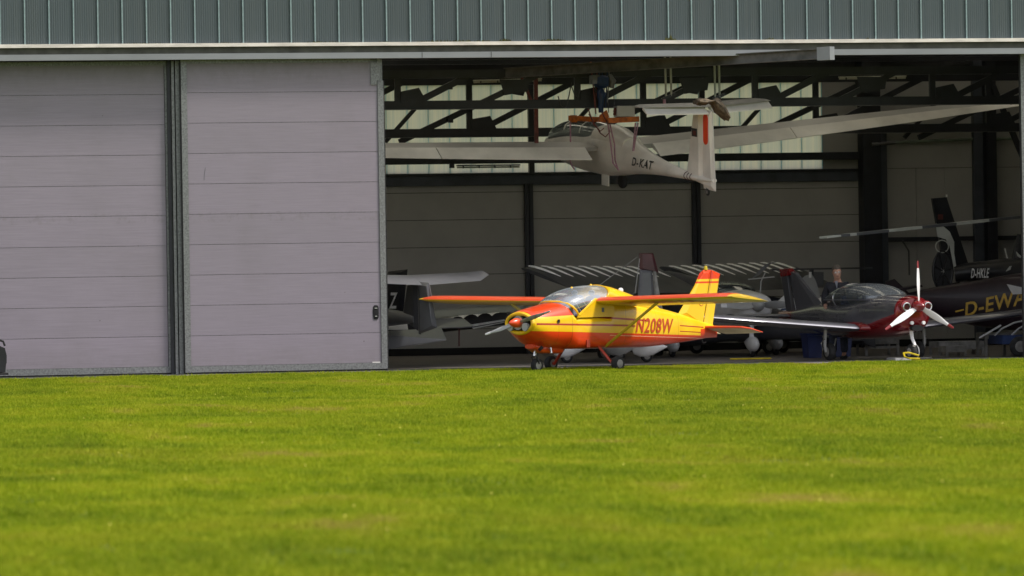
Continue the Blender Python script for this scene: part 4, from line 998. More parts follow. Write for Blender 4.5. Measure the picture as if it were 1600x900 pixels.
fin_mesh([(4.765, .88), (5.095, 1.77), (5.42, 1.74), (5.12, .85)], .07).build('rudder', 'grey_dark', rp)
fin_mesh([(4.72, 1.66), (4.88, 1.8), (5.44, 1.79), (5.39, 1.62)], .11).build('fin_cap', 'red_paint', rp)
MB().path([(-2.3, -.5, .42), (-2.35, -.55, .12)], .012, 6).build('step', 'grey_light', rp)

# tow strap on the floor by the nose wheel
tg = gnd(1425, 101.0); ts = empty('tow_bar', tg); tag(ts, 'yellow tow bar lying round the nose wheel of the silver and red aeroplane', 'tow bar')
P = [gnd(p_, d_) - tg + Vector((0, 0, z_)) for p_, d_, z_ in ((1410, 101.4, .14), (1412, 101.2, .07), (1420, 100.9, .045), (1435, 100.9, .04), (1453, 101.2, .035))]
MB().path(P, .018, 8).build('bar', 'tow_yellow', ts, True)
MB().path([P[0], P[0] + Rx * .1 + Vector((0, 0, .01)), P[0] + Rx * .3 + Vector((0, 0, -.05))], .018, 6).build('bar_end', 'tow_yellow', ts)
MB().path([P[3], P[4]], .03, 8).build('grip', 'rubber', ts)

# ================================================================== white aeroplane with two blade propeller
wp = plane_root('light_aeroplane', 1183, 107.5, 60); set_heading(wp, .33)
tag(wp, 'white aeroplane with grey two blade propeller and rounded wheel spats behind the yellow tail', 'aeroplane')
ws_ = [(.0, .92, 1.24, .18, 2.3), (.1, .80, 1.28, .36, 2.4), (.35, .66, 1.32, .44, 2.5), (.8, .58, 1.36, .50, 2.6), (1.4, .54, 1.40, .55, 2.8), (2.4, .55, 1.34, .5, 2.6), (3.6, .68, 1.2, .3, 2.4), (5.2, .86, 1.06, .09, 2.2)]
loft(ws_, 30, 4).build('fuselage', 'white_paint', wp, True)
MB().path([(-.02, .1, .80), (.02, .1, .80)], .07, 14, True, 2).build('intake', 'black_gap', wp)
MB().path([(-.02, 0, 1.06), (.04, 0, 1.06), (.16, 0, 1.06), (.24, 0, 1.06)], [.13, .14, .10, .02], 20).build('spinner', 'grey_light', wp, True, 60)
for a_ in (0, 180):
    blade(0, wp, a_, .1, .82, 'grey_light', 'white_paint', (0, 1.06), .04, .10)
cwp = [(.9, 1.2, 1.37, .3, 2.2), (1.3, 1.2, 1.5, .47, 2.2), (2.0, 1.2, 1.55, .5, 2.2), (2.8, 1.15, 1.4, .4, 2.2), (3.2, 1.1, 1.25, .3, 2.2)]
loft(cwp, 24, 4).build('canopy', 'canopy_dark', wp, True)
for sg in (1, -1):
    wing([(-1.3, sg * .5, .62, 1.2, 3, 1), (-1.35, sg * 2.6, .72, 1.1, 3, 1), (-1.5, sg * 4.3, .82, .8, 3, 1)]).build('wing', 'grey_dark' if sg < 0 else 'grey_paint', wp, True, 60)
    wing([(-4.6, sg * .08, .95, .7, 0, .8), (-4.7, sg * 1.2, .97, .5, 0, .8)]).build('tailplane', 'white_paint', wp, True, 60)
fin_mesh([(4.0, 1.1), (4.75, 1.66), (5.1, 1.68), (5.15, 1.0)], .08).build('fin', 'white_paint', wp)
def spat(par, x_, y_, mt='white_paint'):
    rr = []
    for t, r_, zc in ((-.28, .02, .20), (-.24, .09, .19), (-.12, .15, .20), (.02, .165, .20), (.16, .13, .21), (.34, .06, .23), (.46, .01, .24)):
        rr.append([Vector((x_ - t, y_ + .085 * r_ / .165 * math.cos(a_) * 1.3, zc + .06 + r_ * math.sin(a_))) for a_ in [2 * math.pi * k / 16 for k in range(16)]])
    o = MB().rings(rr).build('wheel_spat', mt, par, True, 70)
    wheel(par, (x_ - .02, y_, .12), .12, .08)
    return o
for x_, y_ in ((-.3, 0), (-1.85, 1.15), (-1.85, -1.15)):
    spat(wp, x_, y_); MB().path([(x_ - .05, y_ * .95, .38), (x_ - .02, y_ * .75, .7)], [.05, .045], 8).build('gear_leg', 'white_paint', wp, True)

# ================================================================== high wing taildragger with ribbed fabric wing
tp_ = plane_root('light_aeroplane', 943, 110.4, -33, pitch=12)
tag(tp_, 'grey fabric covered high wing taildragger with highlights painted along its ribs behind the yellow aeroplane', 'aeroplane')
tp_.location.z = .0
TW = 5.35
def twz(y): return 2.05 + abs(y) * .012
TI = 7.5
for sg in (1, -1):
    wing([(-.75, sg * .35, twz(.35), 1.6, TI, .7), (-.75, sg * 4.6, twz(4.6), 1.6, TI, .7), (-.9, sg * 5.2, twz(5.2), 1.2, TI, .5)]).build('wing', 'fabric_grey', tp_, True, 60)
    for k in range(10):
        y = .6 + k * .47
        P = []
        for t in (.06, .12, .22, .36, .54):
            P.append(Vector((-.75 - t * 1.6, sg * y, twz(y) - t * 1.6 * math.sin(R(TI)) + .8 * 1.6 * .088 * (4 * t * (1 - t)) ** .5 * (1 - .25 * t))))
        MB().path(P, [.014, .024, .025, .018, .005], 8, True, 3.4).build('rib_highlight', 'cream_and_highlight', tp_, True)  # pale strips stand in for highlights along the fabric ribs
    MB().path([(-1.1, sg * 2.5, twz(2.5) - .06), (-1.2, sg * .38, .8)], .02, 6).build('wing_strut', 'grey_light', tp_)
    wing([(-5.3, sg * .05, 1.6, .75, 0, .6), (-5.5, sg * 1.3, 1.61, .5, 0, .6)]).build('tailplane', 'fabric_grey', tp_, True, 60)
    MB().path([(-.7, sg * .3, .55), (-.6, sg * .85, .2)], .03, 8).build('gear_leg', 'grey_dark', tp_); wheel(tp_, (-.6, sg * .9, .26), .24, .16)
loft([(.0, .62, 1.2, .3, 2.6), (.5, .5, 1.3, .38, 2.8), (.9, .5, 2.0, .4, 3.4), (2.0, .65, 2.05, .38, 3.4), (2.8, .9, 1.95, .3, 3), (4.5, 1.3, 1.75, .16, 2.6), (6.0, 1.5, 1.68, .05, 2.4)], 24, 4).build('fuselage', 'grey_dark', tp_, True)
fin_mesh([(5.0, 1.6), (5.6, 2.1), (6.1, 2.2), (6.3, 1.5)], .06).build('fin', 'fabric_grey', tp_)
blade(0, tp_, 70, .05, .9, 'grey_dark', 'grey_dark', (0, .95), .05); blade(0, tp_, 250, .05, .9, 'grey_dark', 'grey_dark', (0, .95), .05)
# drooping curved wing tip plate on its thin stay, near end of that wing
ct = at(1188, 458, 6.5); cto = empty('curved_wing_tip', ct); 
tag(cto, 'curved grey wing tip plate on a thin bent stay above the white aeroplane', 'wing tip')
rr = []
for t in range(9):
    u = t / 8; c_ = at(1181 + 28 * u, 434 - 24 * math.sin(u * 1.55), 6.5) - ct; wv_ = .16
    rr.append([c_ + Vector((-.10 * (1 - u * .5), -.1, .0)), c_ + Vector((.12, .1, .02 + .05 * (1 - u))), c_ + Vector((.12, .1, .01 + .05 * (1 - u))), c_ + Vector((-.10 * (1 - u * .5), -.1, -.012))])
MB().rings(rr).build('plate', 'grey_paint', cto, True)
MB().path([Vector((0, 0, -.35)), Vector((0, 0, .02)), at(1189, 440, 6.5) - ct, at(1196, 425, 6.5) - ct], .013, 6).build('stay', 'grey_light', cto, True)
MB().path([at(1169, 436.5, 6.5) - ct, at(1210, 432.5, 6.5) - ct], .012, 6).build('cross_stay', 'grey_light', cto, True)

# ================================================================== aeroplane whose grey fin with maroon cap stands behind the yellow wing
mf = plane_root('light_aeroplane', 845, 104.0, 20); tag(mf, 'low aeroplane with upright pale fin capped in maroon behind the yellow wing', 'aeroplane')
loft([(.1, .65, 1.0, .2, 2.5), (.8, .45, 1.12, .45, 2.6), (1.6, .4, 1.1, .48, 2.8), (2.6, .55, .95, .2, 2.4), (2.75, .6, .9, .1, 2.4)], 24, 4).build('fuselage', 'grey_dark', mf, True)
def fz(py): return (104.5 / F) * (554.5 + 9 - py)
fin_mesh([(2.0, .8), (2.10, fz(420)), (2.36, fz(420)), (2.42, .8)], .08).build('fin', 'grey_paint', mf)
fin_mesh([(2.43, .78), (2.37, fz(420)), (2.42, fz(418)), (2.62, .8)], .06).build('rudder', 'trestle_grey', mf)
fin_mesh([(2.09, fz(420) + .01), (2.085, fz(394)), (2.39, fz(394)), (2.5, fz(425))], .07).build('fin_cap', 'maroon', mf)
for sg in (1, -1): 
    wing([(-1.0, sg * .4, .5, 1.0, 2, 1), (-1.1, sg * 2.6, .6, .8, 2, 1)]).build('wing', 'grey_dark', mf, True, 60); 
MB().path([(-2.1, 0, fz(402)), (-1.95, .1, 1.35)], .008, 5).build('aerial_wire', 'grey_light', mf)
MB().path([(-2.05, 0, fz(400)), (-1.2, 0, fz(445))], .006, 5).build('aerial_wire', 'grey_light', mf)
for x_, y_ in ((-.5, 0), (-1.8, 1.0), (-2.0, -1.0)): 
    spat(mf, x_, y_, 'white_paint'); MB().path([(x_, y_, .36), (x_, y_ * .7, .55)], .04, 8).build('gear_leg', 'white_paint', mf)

# ================================================================== T-tailed grey aircraft behind the closed door
ta = plane_root('motor_glider', 655, 100.5, -62); tag(ta, 'grey T-tailed motor glider, only its tail showing beside the pale door', 'motor glider')
def tz(py, dep=100.5): return (dep / F) * (415 + .0156 * 145 + EYE * F / dep - py)
loft([(-6.2, .7, 1.3, .3, 2.4), (-5.0, .55, 1.6, .5, 2.4), (-3.6, .6, 1.6, .45, 2.4), (-2.2, .75, 1.25, .25, 2.2), (-.6, .85, 1.08, .12, 2.2), (-.15, .86, 1.02, .07, 2.2)], 24, 4).build('fuselage', 'grey_paint', ta, True)
fin_mesh([(-.75, .95), (-.45, 1.62), (-.06, 1.66), (-.06, .72)], .1).build('fin', 'grey_dark', ta)
fin_mesh([(-.05, .66), (-.05, 1.66), (.40, 1.64), (.72, .80), (.66, .78)], .08).build('rudder', 'grey_paint', ta)
for sg in (1, -1):
    S = [(.55, sg * 0, 1.78, .78, 14, .55), (.5, sg * 1.25, 1.82, .66, 14, .5), (.3, sg * 1.5, 1.85, .32, 14, .35)]
    wing(S).build('stabiliser', 'grey_paint', ta, True, 60)
    wing([(4.6, sg * .4, .9, 1.4, 2, 1), (4.5, sg * 4.5, 1.1, 1.0, 2, 1)]).build('wing', 'grey_paint', ta, True, 60)
    MB().path([(4.6, sg * .8, .8), (4.6, sg * .9, .2)], .03, 8).build('gear_leg', 'grey_dark', ta); wheel(ta, (4.6, sg * .95, .18), .18, .12)
MB().path([(-.02, 0, .66), (-.02, 0, 1.66)], .012, 6).build('hinge_line', 'black_gap', ta)
ta.location.z = 0
# second aircraft here: dark fin with a white letter
tb = plane_root('light_aeroplane', 602, 105.5, -50); tag(tb, 'aeroplane with black lettered fin half hidden by the pale door', 'aeroplane')
loft([(-5.0, .6, 1.2, .4, 2.4), (-3.0, .6, 1.2, .35, 2.4), (-.8, .75, 1.0, .14, 2.2), (.3, .8, .95, .05, 2.2)], 20, 4).build('fuselage', 'grey_dark', tb, True)
fin_mesh([(-.35, .95), (.1, 1.86), (.72, 1.9), (.55, .95)], .08).build('fin', 'heli_black', tb)
def zl(u, v): return Vector((-(.18 + u * .28), .055, 1.12 + v * .32))
lettering('Z', zl, 'text_white', tb, .2)
for sg in (1, -1):
    wing([(-.1, sg * .05, .88, .6, 2, .7), (-.2, sg * 1.3, .9, .5, 2, .7)]).build('tailplane', 'grey_light', tb, True, 60)
    wheel(tb, (3.2, sg * .9, .18), .18, .12); MB().path([(3.2, sg * .3, .7), (3.2, sg * .88, .2)], .03, 6).build('gear_leg', 'grey_dark', tb)
# grey wing and tail surfaces by the door, unsupported, made parts of these aircraft
def slab(name, pts_, Y, th, mt, par):
    og = Vector((0, 0, 0)); bpy.context.view_layer.update(); inv = par.matrix_world.inverted()
    n = len(pts_); c_ = [at(*p[:2], Y + (p[2] if len(p) > 2 else 0)) - og for p in pts_]
    mb = MB().prism(c_, (0, .03, th)); mb.v = [tuple(inv @ Vector(v)) for v in mb.v]; return mb.build(name, mt, par)
slab('wing', [(560, 522, -.6), (640, 521, .5), (690, 513.5, .5), (698, 532, -.6), (560, 553, -.8)], 3.2, .02, 'grey_paint', tb)
slab('tailplane', [(672, 499, .4), (725, 499, .4), (740, 511, -.4), (674, 514, -.4)], 4.2, .02, 'grey_paint', tb)
slab('elevator', [(560, 499.5, .4), (635, 500.5, .4), (638, 515, -.4), (560, 517, -.4)], 2.6, .02, 'grey_light', ta)
slab('wing', [(670, 488, .3), (727, 481, .3), (716, 494, -.3), (672, 498, -.3)], 7.5, .02, 'heli_black', tb)
slab('warning_ribbon', [(716.5, 514), (718.5, 514), (718.5, 541), (716.5, 541)], 4.2, .005, 'maroon', tb)
# scalloped fabric wing with pale leading edge
q = at(690, 495, 8.5); sw = empty('light_aeroplane', (q.x, q.y, 0)); tag(sw, 'dark fabric aeroplane with pale scalloped wing edge low left of the yellow propeller', 'aeroplane'); og = Vector((q.x, q.y, 0))
up_ = []; lo_ = []
N = 30
for i in range(N + 1):
    t = i / N; px = 680 + 111 * t; yt = 497 - 12.5 * math.sin(t * 1.75)
    sc_ = abs(math.sin(t * math.pi * 5)) ** .7 * 5
    up_.append((px, yt)); lo_.append((px, yt + 9 - sc_ - (6 * t if t > .9 else 0)))
mb = MB(); vs = [at(*p, 8.66) - og for p in up_] + [at(*p, 8.25) - og for p in lo_]
mb.add(vs + [v + Vector((0, .02, 0)) for v in vs], [(i, i + 1, N + 2 + i, N + 1 + i) for i in range(N)] + [(2 * (N + 1) + i, 3 * (N + 1) + i, 3 * (N + 1) + i + 1, 2 * (N + 1) + i + 1) for i in range(N)])
mb.build('scalloped_rib', 'cream_and_highlight', sw)
MB().prism([at(*p, 8.7) - og for p in ((690, 494), (740, 487), (792, 489), (789, 502), (720, 514), (700, 512))], (0, .06, 0)).build('wing_skin', 'grey_dark', sw)
MB().prism([at(*p, 8.45) - og for p in ((733, 507.5), (788, 499), (790, 501.5), (735, 511))], (0, .03, 0)).build('trailing_edge', 'cream_and_highlight', sw)
MB().prism([at(*p, 8.45) - og for p in ((738, 512), (788, 503), (788, 504), (740, 514))], (0, .03, 0)).build('trailing_edge', 'cream_and_highlight', sw)
MB().rings([superring(-t, z0_, z0_ + h_, w_, 2.3, 16) for t, z0_, h_, w_ in ((-3.5, .75, .2, .06), (-1.5, .55, .5, .25), (0, .4, .8, .4), (1.2, .5, .6, .3))]).build('fuselage', 'grey_dark', sw, True).location = (-1.6, .9, 0)
for sg in (-1, 1): wheel(sw, (-1.8, .9 + sg * .7, .2), .2, .12)
# ================================================================== tails between the white and the red aeroplane
wt = plane_root('light_aeroplane', 1300, 110.5, 60); set_heading(wt, .25); tag(wt, 'white aeroplane with navy slashes on its swept fin left of the standing man', 'aeroplane')
def gzz(px, py, dep): return EYE + (415 - (px - 800) * .0156 - py) * dep / F
def flat_part(name, pts_, Y, th, mt, par, og):
    MB().prism([at(*p, Y) - og for p in pts_], (0, th, 0)).build(name, mt, par)
bpy.data.objects.remove(wt)
q = at(1235, 500, 8.0); og = Vector((q.x, q.y, 0)); wt = empty('light_aeroplane', og); tag(wt, 'white aeroplane with navy slashes on its swept fin left of the standing man', 'aeroplane')
flat_part('fin', [(1208, 478), (1238, 450), (1252, 478), (1252, 506), (1190, 506)], 8.0, .05, 'white_paint', wt, og)
flat_part('fin_stripe', [(1229, 471), (1239, 460), (1242, 463), (1236, 472)], 7.985, .01, 'blue_stripe', wt, og)
flat_part('fin_stripe', [(1219, 485), (1222, 482), (1243, 481), (1243, 483)], 7.985, .01, 'blue_stripe', wt, og)
flat_part('fin_stripe', [(1200, 496), (1202, 492), (1216, 494), (1224, 496)], 7.985, .01, 'blue_stripe', wt, og)
mb = MB(); a_ = og + Vector((0, .3, 1.0)) - og
mb.rings([superring(-t, .75, .75 + h_, w_, 2.3, 18) for t, h_, w_ in ((-.2, .3, .1), (1, .5, .25), (2.5, .75, .4), (4, .7, .4), (4.6, .4, .2))]); o = mb.build('fuselage', 'white_paint', wt, True); o.rotation_euler.z = R(-75 + 180); o.location = (.2, .5, -.1)
for sg in (-1, 1):
    MB().path([(sg * .9 - .2, 3.4, .8), (sg * .95 - .2, 3.4, .15)], .03, 6).build('gear_leg', 'white_paint', wt); wheel(wt, (sg * .95 - .2, 3.4, .16), .16, .1)
    MB().box((-.2 + min(0, sg * 3.6), 2.6, .85), (-.2 + max(0, sg * 3.6), 3.6, .93)).build('wing', 'white_paint', wt)
q = at(1275, 480, 10.2); og = Vector((q.x, q.y, 0)); ot = empty('gyrocopter', og); tag(ot, 'small gyrocopter with oval white tail plates and one long thin dark rotor blade', 'gyrocopter')
flat_part('tail_plate', [(1253, 436), (1258, 431), (1268, 428), (1274, 437), (1280, 455), (1284, 482), (1281, 486), (1270, 470)], 10.2, .04, 'grey_light', ot, og)
flat_part('tail_plate', [(1270, 425), (1287, 425), (1287, 447), (1278, 447), (1272, 436)], 10.8, .04, 'grey_paint', ot, og)
MB().path([at(1266, 425, 10.0) - og, at(1266, 434, 10.0) - og], .03, 8).build('tail_light', 'white_paint', ot)
MB().beam(at(1205, 421.5, 10.4) - og, at(1362, 418.5, 10.4) - og, .16, .035).build('rotor_blade', 'grey_dark', ot)
MB().path([at(1268, 421, 10.4) - og, at(1266, 520, 10.4) - og], .05, 8).build('rotor_mast', 'grey_dark', ot)
MB().rings([superring(-t, .25, .25 + h_, w_, 2.3, 18) for t, h_, w_ in ((-.6, .3, .15), (.2, .8, .4), (1.2, 1.0, .42), (1.7, .7, .3))]).build('cabin', 'grey_dark', ot, True)
for sg in (-1, 1): wheel(ot, (-1.2, sg * .6, .15), .15, .1); MB().path([(-1.2, sg * .6, .15), (-.9, 0, .4)], .03, 6).build('gear_leg', 'grey_dark', ot)

# ================================================================== helicopter
hp = at(1500, 425, 9.0); og = Vector((hp.x, hp.y, 0)); he = empty('helicopter', og); tag(he, 'black helicopter with shrouded tail rotor and silver swoosh on its fin', 'helicopter')
def hl(px, py, Y=9.0): return at(px, py, Y) - og
fc_ = [(1457, 310), (1479, 308), (1513, 412), (1490, 418), (1472, 395)]
flat_part('fin', fc_, 8.95, .12, 'heli_black', he, og)
MB().prism([hl(*p, 8.93) for p in ((1462, 349), (1472, 352), (1484, 362), (1491, 378), (1491, 396), (1496, 428), (1492, 427), (1487, 400), (1484, 385), (1478, 374), (1465, 370))], (0, .01, 0)).build('swoosh', 'heli_silver', he)
MB().prism([hl(*p, 8.93) for p in ((1493, 430), (1503, 438), (1504, 440), (1498, 438))], (0, .01, 0)).build('swoosh', 'heli_silver', he)
MB().box(tuple(hl(1466, 343, 8.92)), tuple(hl(1473, 335, 8.94))).build('emblem', 'rust_red', he)
cH = hl(1472, 424)
e1 = hl(1457, 424) - cH; e2 = Vector((0, 0, .42))
rgx = []
MB().torus(cH + Vector((0, -.05, 0)), e1 * .98, e2, .035, 32, 8).build('rotor_shroud', 'heli_black', he, True)
MB().rings([[cH + Vector((0, dd, 0)) + e1 * math.cos(t) * s_ + e2 * math.sin(t) * s_ for t in [2 * math.pi * k / 28 for k in range(28)]] for dd, s_ in ((-.06, 1.0), (.02, .9), (.08, .4))]).build('rotor_duct', 'grey_dark', he, True)
MB().ball(cH + Vector((0, -.06, 0)), .1, 12, (.4, .4, 1)).build('tail_rotor_hub', 'grey_light', he, True)
for k in range(7):
    t = 2 * math.pi * k / 7 + .3; MB().path([cH + Vector((0, -.08, 0)), cH + Vector((0, -.07, 0)) + e1 * math.cos(t) * .92 + e2 * math.sin(t) * .92], [.018, .03], 6).build('tail_rotor_blade', 'dark_metal', he)
MB().torus(hl(1472, 385, 8.93), hl(1462, 386, 8.93) - hl(1472, 386, 8.93), Vector((0, 0, .13)), .012, 20, 6).build('trim_line', 'heli_silver', he)
MB().prism([hl(*p) for p in ((1470, 446), (1500, 440), (1492, 470), (1484, 487), (1480, 478))], (0, .08, 0)).build('lower_fin', 'heli_black', he)
# boom as a real round body running to the cabin outside the frame
bst = [(1492, 428, .17, 9.0), (1515, 425, .2, 8.9), (1550, 424, .24, 8.7), (1590, 424, .30, 8.4), (1640, 424, .5, 8.0), (1680, 425, .75, 7.6), (1760, 430, .8, 7.0), (1800, 440, .4, 6.6)]
MB().path([hl(a_, b_, Y_) for a_, b_, r_, Y_ in bst], [s_[2] for s_ in bst], 20).build('tail_boom', 'heli_black', he, True, 60)
MB().path([hl(1590, 405, 8.4), hl(1592, 380, 8.4), hl(1593, 366, 8.4)], [.14, .09, .05], 10).build('exhaust', 'dark_metal', he, True)
MB().path([hl(1680, 400, 7.6), hl(1680, 335, 7.6)], [.2, .06], 10).build('rotor_mast', 'dark_metal', he)
def hlet(u, v): return at(1517 + u * 29, 434.5 - v * 15 - u * .5, 8.60 - .22 * u) - og
lettering('D-HKLE', hlet, 'text_white', he, .3)
MB().path([at(1546, 431.5, 8.6) - og, at(1560, 432, 8.6) - og], .014, 6).build('door_handle', 'text_white', he)
MB().path([hl(1479, 308), hl(1479, 304)], .02, 6).build('fin_light', 'cream_and_highlight', he)
MB().path([hl(1570, 388, 8.5), hl(1576, 412, 8.5)], .015, 6).build('antenna', 'cream_and_highlight', he)
MB().prism([hl(*p, 8.2) for p in ((1588, 393), (1600, 405), (1600, 408), (1590, 400))], (0, .02, 0)).build('swoosh', 'heli_silver', he)
MB().prism([hl(*p, 8.2) for p in ((1572, 424), (1578, 416), (1600, 413), (1600, 417), (1582, 420))], (0, .02, 0)).build('swoosh', 'heli_silver', he)
# main rotor blade with pale bands
pa, pb = hl(1286, 371, 4.5), hl(1680, 330, 7.6)
cuts = [(0, .055, 'heli_silver'), (.055, .09, 'rotor_grey'), (.09, .115, 'heli_silver'), (.115, .24, 'rotor_grey'), (.24, .37, 'heli_silver'), (.37, .505, 'rotor_grey'), (.505, .635, 'heli_silver'), (.635, 1, 'rotor_grey')]
bl = None
for t0, t1, mt in cuts:
    a_, b_ = pa.lerp(pb, t0), pa.lerp(pb, t1)
    hh = .055 if t0 > 0 else .04
    o = MB().beam(a_, b_, .22, hh).build('rotor_blade' if bl is None else 'blade_band', mt, he if bl is None else bl)
    if bl is None: bl = o
for sx in (1690, 1760):
    for dy_ in (-1, 1): MB().path([hl(sx, 430, 7.3 + dy_ * .6), Vector((hl(sx, 430, 7.3).x, hl(sx, 430, 7.3 + dy_ * 1.0).y, .06))], .03, 6).build('skid_leg', 'dark_metal', he)
# ================================================================== dark maroon aeroplane with gold registration
dm_ = at(1530, 480, 6.0); og = Vector((dm_.x, dm_.y, 0)); de = empty('light_aeroplane', og); tag(de, 'dark maroon aeroplane with gold letters on its fuselage at the right of the bay', 'aeroplane')
dst = [(1395, 468, .06, 7.2), (1430, 470, .2, 7.0), (1470, 472, .33, 6.7), (1520, 474, .46, 6.4), (1570, 473, .56, 6.0), (1620, 470, .62, 5.6), (1690, 474, .6, 5.0), (1760, 482, .45, 4.4), (1790, 484, .2, 4.2)]
rr = []
for px, py, r_, Y_ in dst:
    c_ = at(px, py, Y_) - og
    rr.append([c_ + Vector((.15 * math.cos(a_) * r_, -math.copysign(abs(math.cos(a_)) ** .7, math.cos(a_)) * r_ * .8, math.copysign(abs(math.sin(a_)) ** .75, math.sin(a_)) * r_ * 1.0)) for a_ in [2 * math.pi * k / 24 for k in range(24)]])
MB().rings(rr).build('fuselage', 'dark_maroon', de, True, 60)
def dlet(u, v): return at(1508 + u * 95, 495 - u * 20 - v * (22 + 3 * u), 5.86 - .75 * u) - og
lettering('D-EWA', dlet, 'gold_text', de, .05)
MB().path([at(1493, 487, 6.1) - og, at(1506, 484, 6.0) - og], .018, 6).build('dash_line', 'gold_text', de)
MB().prism([at(*p, 5.0) - og for p in ((1574, 444), (1601, 450), (1601, 459), (1583, 460))], (0, .04, 0)).build('windscreen', 'white_paint', de)  # white plate paints the highlight on the window glass
MB().path([at(1598, 458, 5.0) - og, at(1599, 520, 5.0) - og], .02, 6).build('aerial', 'grey_light', de)
flat_part('fin', [(1386, 470), (1384, 440), (1398, 436), (1425, 462)], 7.1, .06, 'dark_maroon', de, og)
flat_part('tailplane', [(1400, 452), (1440, 445), (1442, 448), (1402, 456)], 6.9, .5, 'dark_maroon', de, og)
for px in (1600, 1700): 
    p = at(px, 500, 5.4) - og; MB().path([(p.x, p.y, .1), (p.x, p.y, p.z)], .04, 8).build('gear_leg', 'grey_dark', de); wheel(de, (p.x, p.y, .18), .18, .12)

# ================================================================== trestles, trolley, bins
def frame_bench(px0, px1, ytop, Y, dpt, label, nshelf=0, cat='trestle'):
    a_, b_ = at(px0, ytop, Y), at(px1, ytop, Y); zt_ = a_.z; o = empty('metal_trestle', (a_.x, a_.y, 0)); tag(o, label, cat)
    wd = b_.x - a_.x
    MB().box((0, 0, zt_ - .12), (wd, dpt, zt_)).build('top', 'trestle_grey', o)
    lg = MB().box((0, 0, 0), (.05, .05, zt_ - .125)).build('leg', 'trestle_grey', o)
    for x_, y_ in ((wd - .05, 0), (0, dpt - .05), (wd - .05, dpt - .05)): share(lg, o).location = (x_, y_, 0)
    for k in range(nshelf):
        z_ = zt_ * (k + 1) / (nshelf + 1.5); MB().box((.055, .01, z_), (wd - .055, .05, z_ + .05)).build('cross_bar', 'trestle_grey', o)
frame_bench(1539, 1584.5, 520, 2.2, .6, 'pale grey metal trestle with open front at the right of the hangar floor')
frame_bench(1467, 1538, 534, 4.2, .7, 'low grey metal rack left of the pale trestle', 1, 'rack')
frame_bench(1478, 1510, 541, 3.2, .5, 'lowest small grey stand in front of the metal rack', 0, 'stand')
frame_bench(1352, 1405, 529, 5.5, .7, 'grey trolley frame under the silver and red aeroplane', 1, 'trolley')
q = gnd(1592, 103.5); tw_ = empty('trailer', q); tag(tw_, 'dark blue trailer with curved pale hoops and wheel at the right edge', 'trailer')
MB().box((-.35, 0, .25), (2.2, 1.2, .42)).build('bed', 'blue_stripe', tw_); wheel(tw_, (-.02, -.05, .2), .2, .12)
for k in range(4):
    x_ = -.15 + k * .35; MB().path([(x_ - .3, .2, .42), (x_ - .15, .2, .55), (x_ + .1, .2, .66), (x_ + .3, .2, .70)], .018, 6).build('hoop', 'grey_light', tw_)
MB().beam((-.8, .1, .38), (-.35, .1, .62), .04, .03).build('draw_bar', 'grey_light', tw_)
for px0, px1, yt, Y, lb in ((1262, 1285, 521, 3.6, 'narrow blue bin left of the main wheel under the silver wing'), (1297, 1331, 527, 4.2, 'wide blue bin right of the main wheel under the silver wing')):
    a_, b_ = at(px0, yt, Y), at(px1, yt, Y); o = empty('plastic_bin', (a_.x, a_.y, 0)); tag(o, lb, 'bin', 'blue bins under the silver wing'); wd = b_.x - a_.x
    MB().rings([[Vector((x_ * wd * s_ + wd * (1 - s_) / 2, y_ * .5 * s_, z_)) for x_, y_ in ((0, 0), (1, 0), (1, 1), (0, 1))] for z_, s_ in ((0.01, .86), (a_.z - .05, 1))]).build('tub', 'bin_blue', o)
    MB().box((-.02, -.02, a_.z - .045), (wd + .02, .52, a_.z)).build('lid', 'bin_blue', o)
q = gnd(1172, 104.6); o = MB().path([Vector((-.42, 0, .02)), Vector((.4, .05, .02))], .018, 6).build('tow_line', 'tow_yellow'); o.location = q; o.rotation_euler.z = -YAW; tag(o, 'thin yellow rod lying on the floor below the white spats', 'rod')
q = gnd(1400, 101.6); o = MB().box((-.12, -.3, .005), (.2, .3, .05)).build('floor_plate', 'grey_light'); o.location = q; tag(o, 'flat pale board on the floor left of the nose wheel', 'board')

# ================================================================== man
def skin_body(name, joints, bones, mt, parent, sub=2):
    me = bpy.data.meshes.new(name); me.from_pydata([j[0] for j in joints], bones, []); o = bpy.data.objects.new(name, me); COL.objects.link(o); o.parent = parent
    sk = o.modifiers.new('skin', 'SKIN'); sk.branch_smoothing = .4
    for i, j in enumerate(joints):
        me.skin_vertices[0].data[i].radius = (j[1], j[2] if len(j) > 2 else j[1])
    me.skin_vertices[0].data[0].use_root = True
    sb = o.modifiers.new('sub', 'SUBSURF'); sb.levels = sub; sb.render_levels = sub
    me.materials.append(MATS[mt])
    for p in me.polygons: p.use_smooth = True
    return o
pn = empty('person', gnd(1309, 103.9)); pn.rotation_euler.z = R(-30); pn.scale = (1.06,) * 3
tag(pn, 'grey haired man with glasses in a dark jacket standing behind the silver and red aeroplane', 'person')
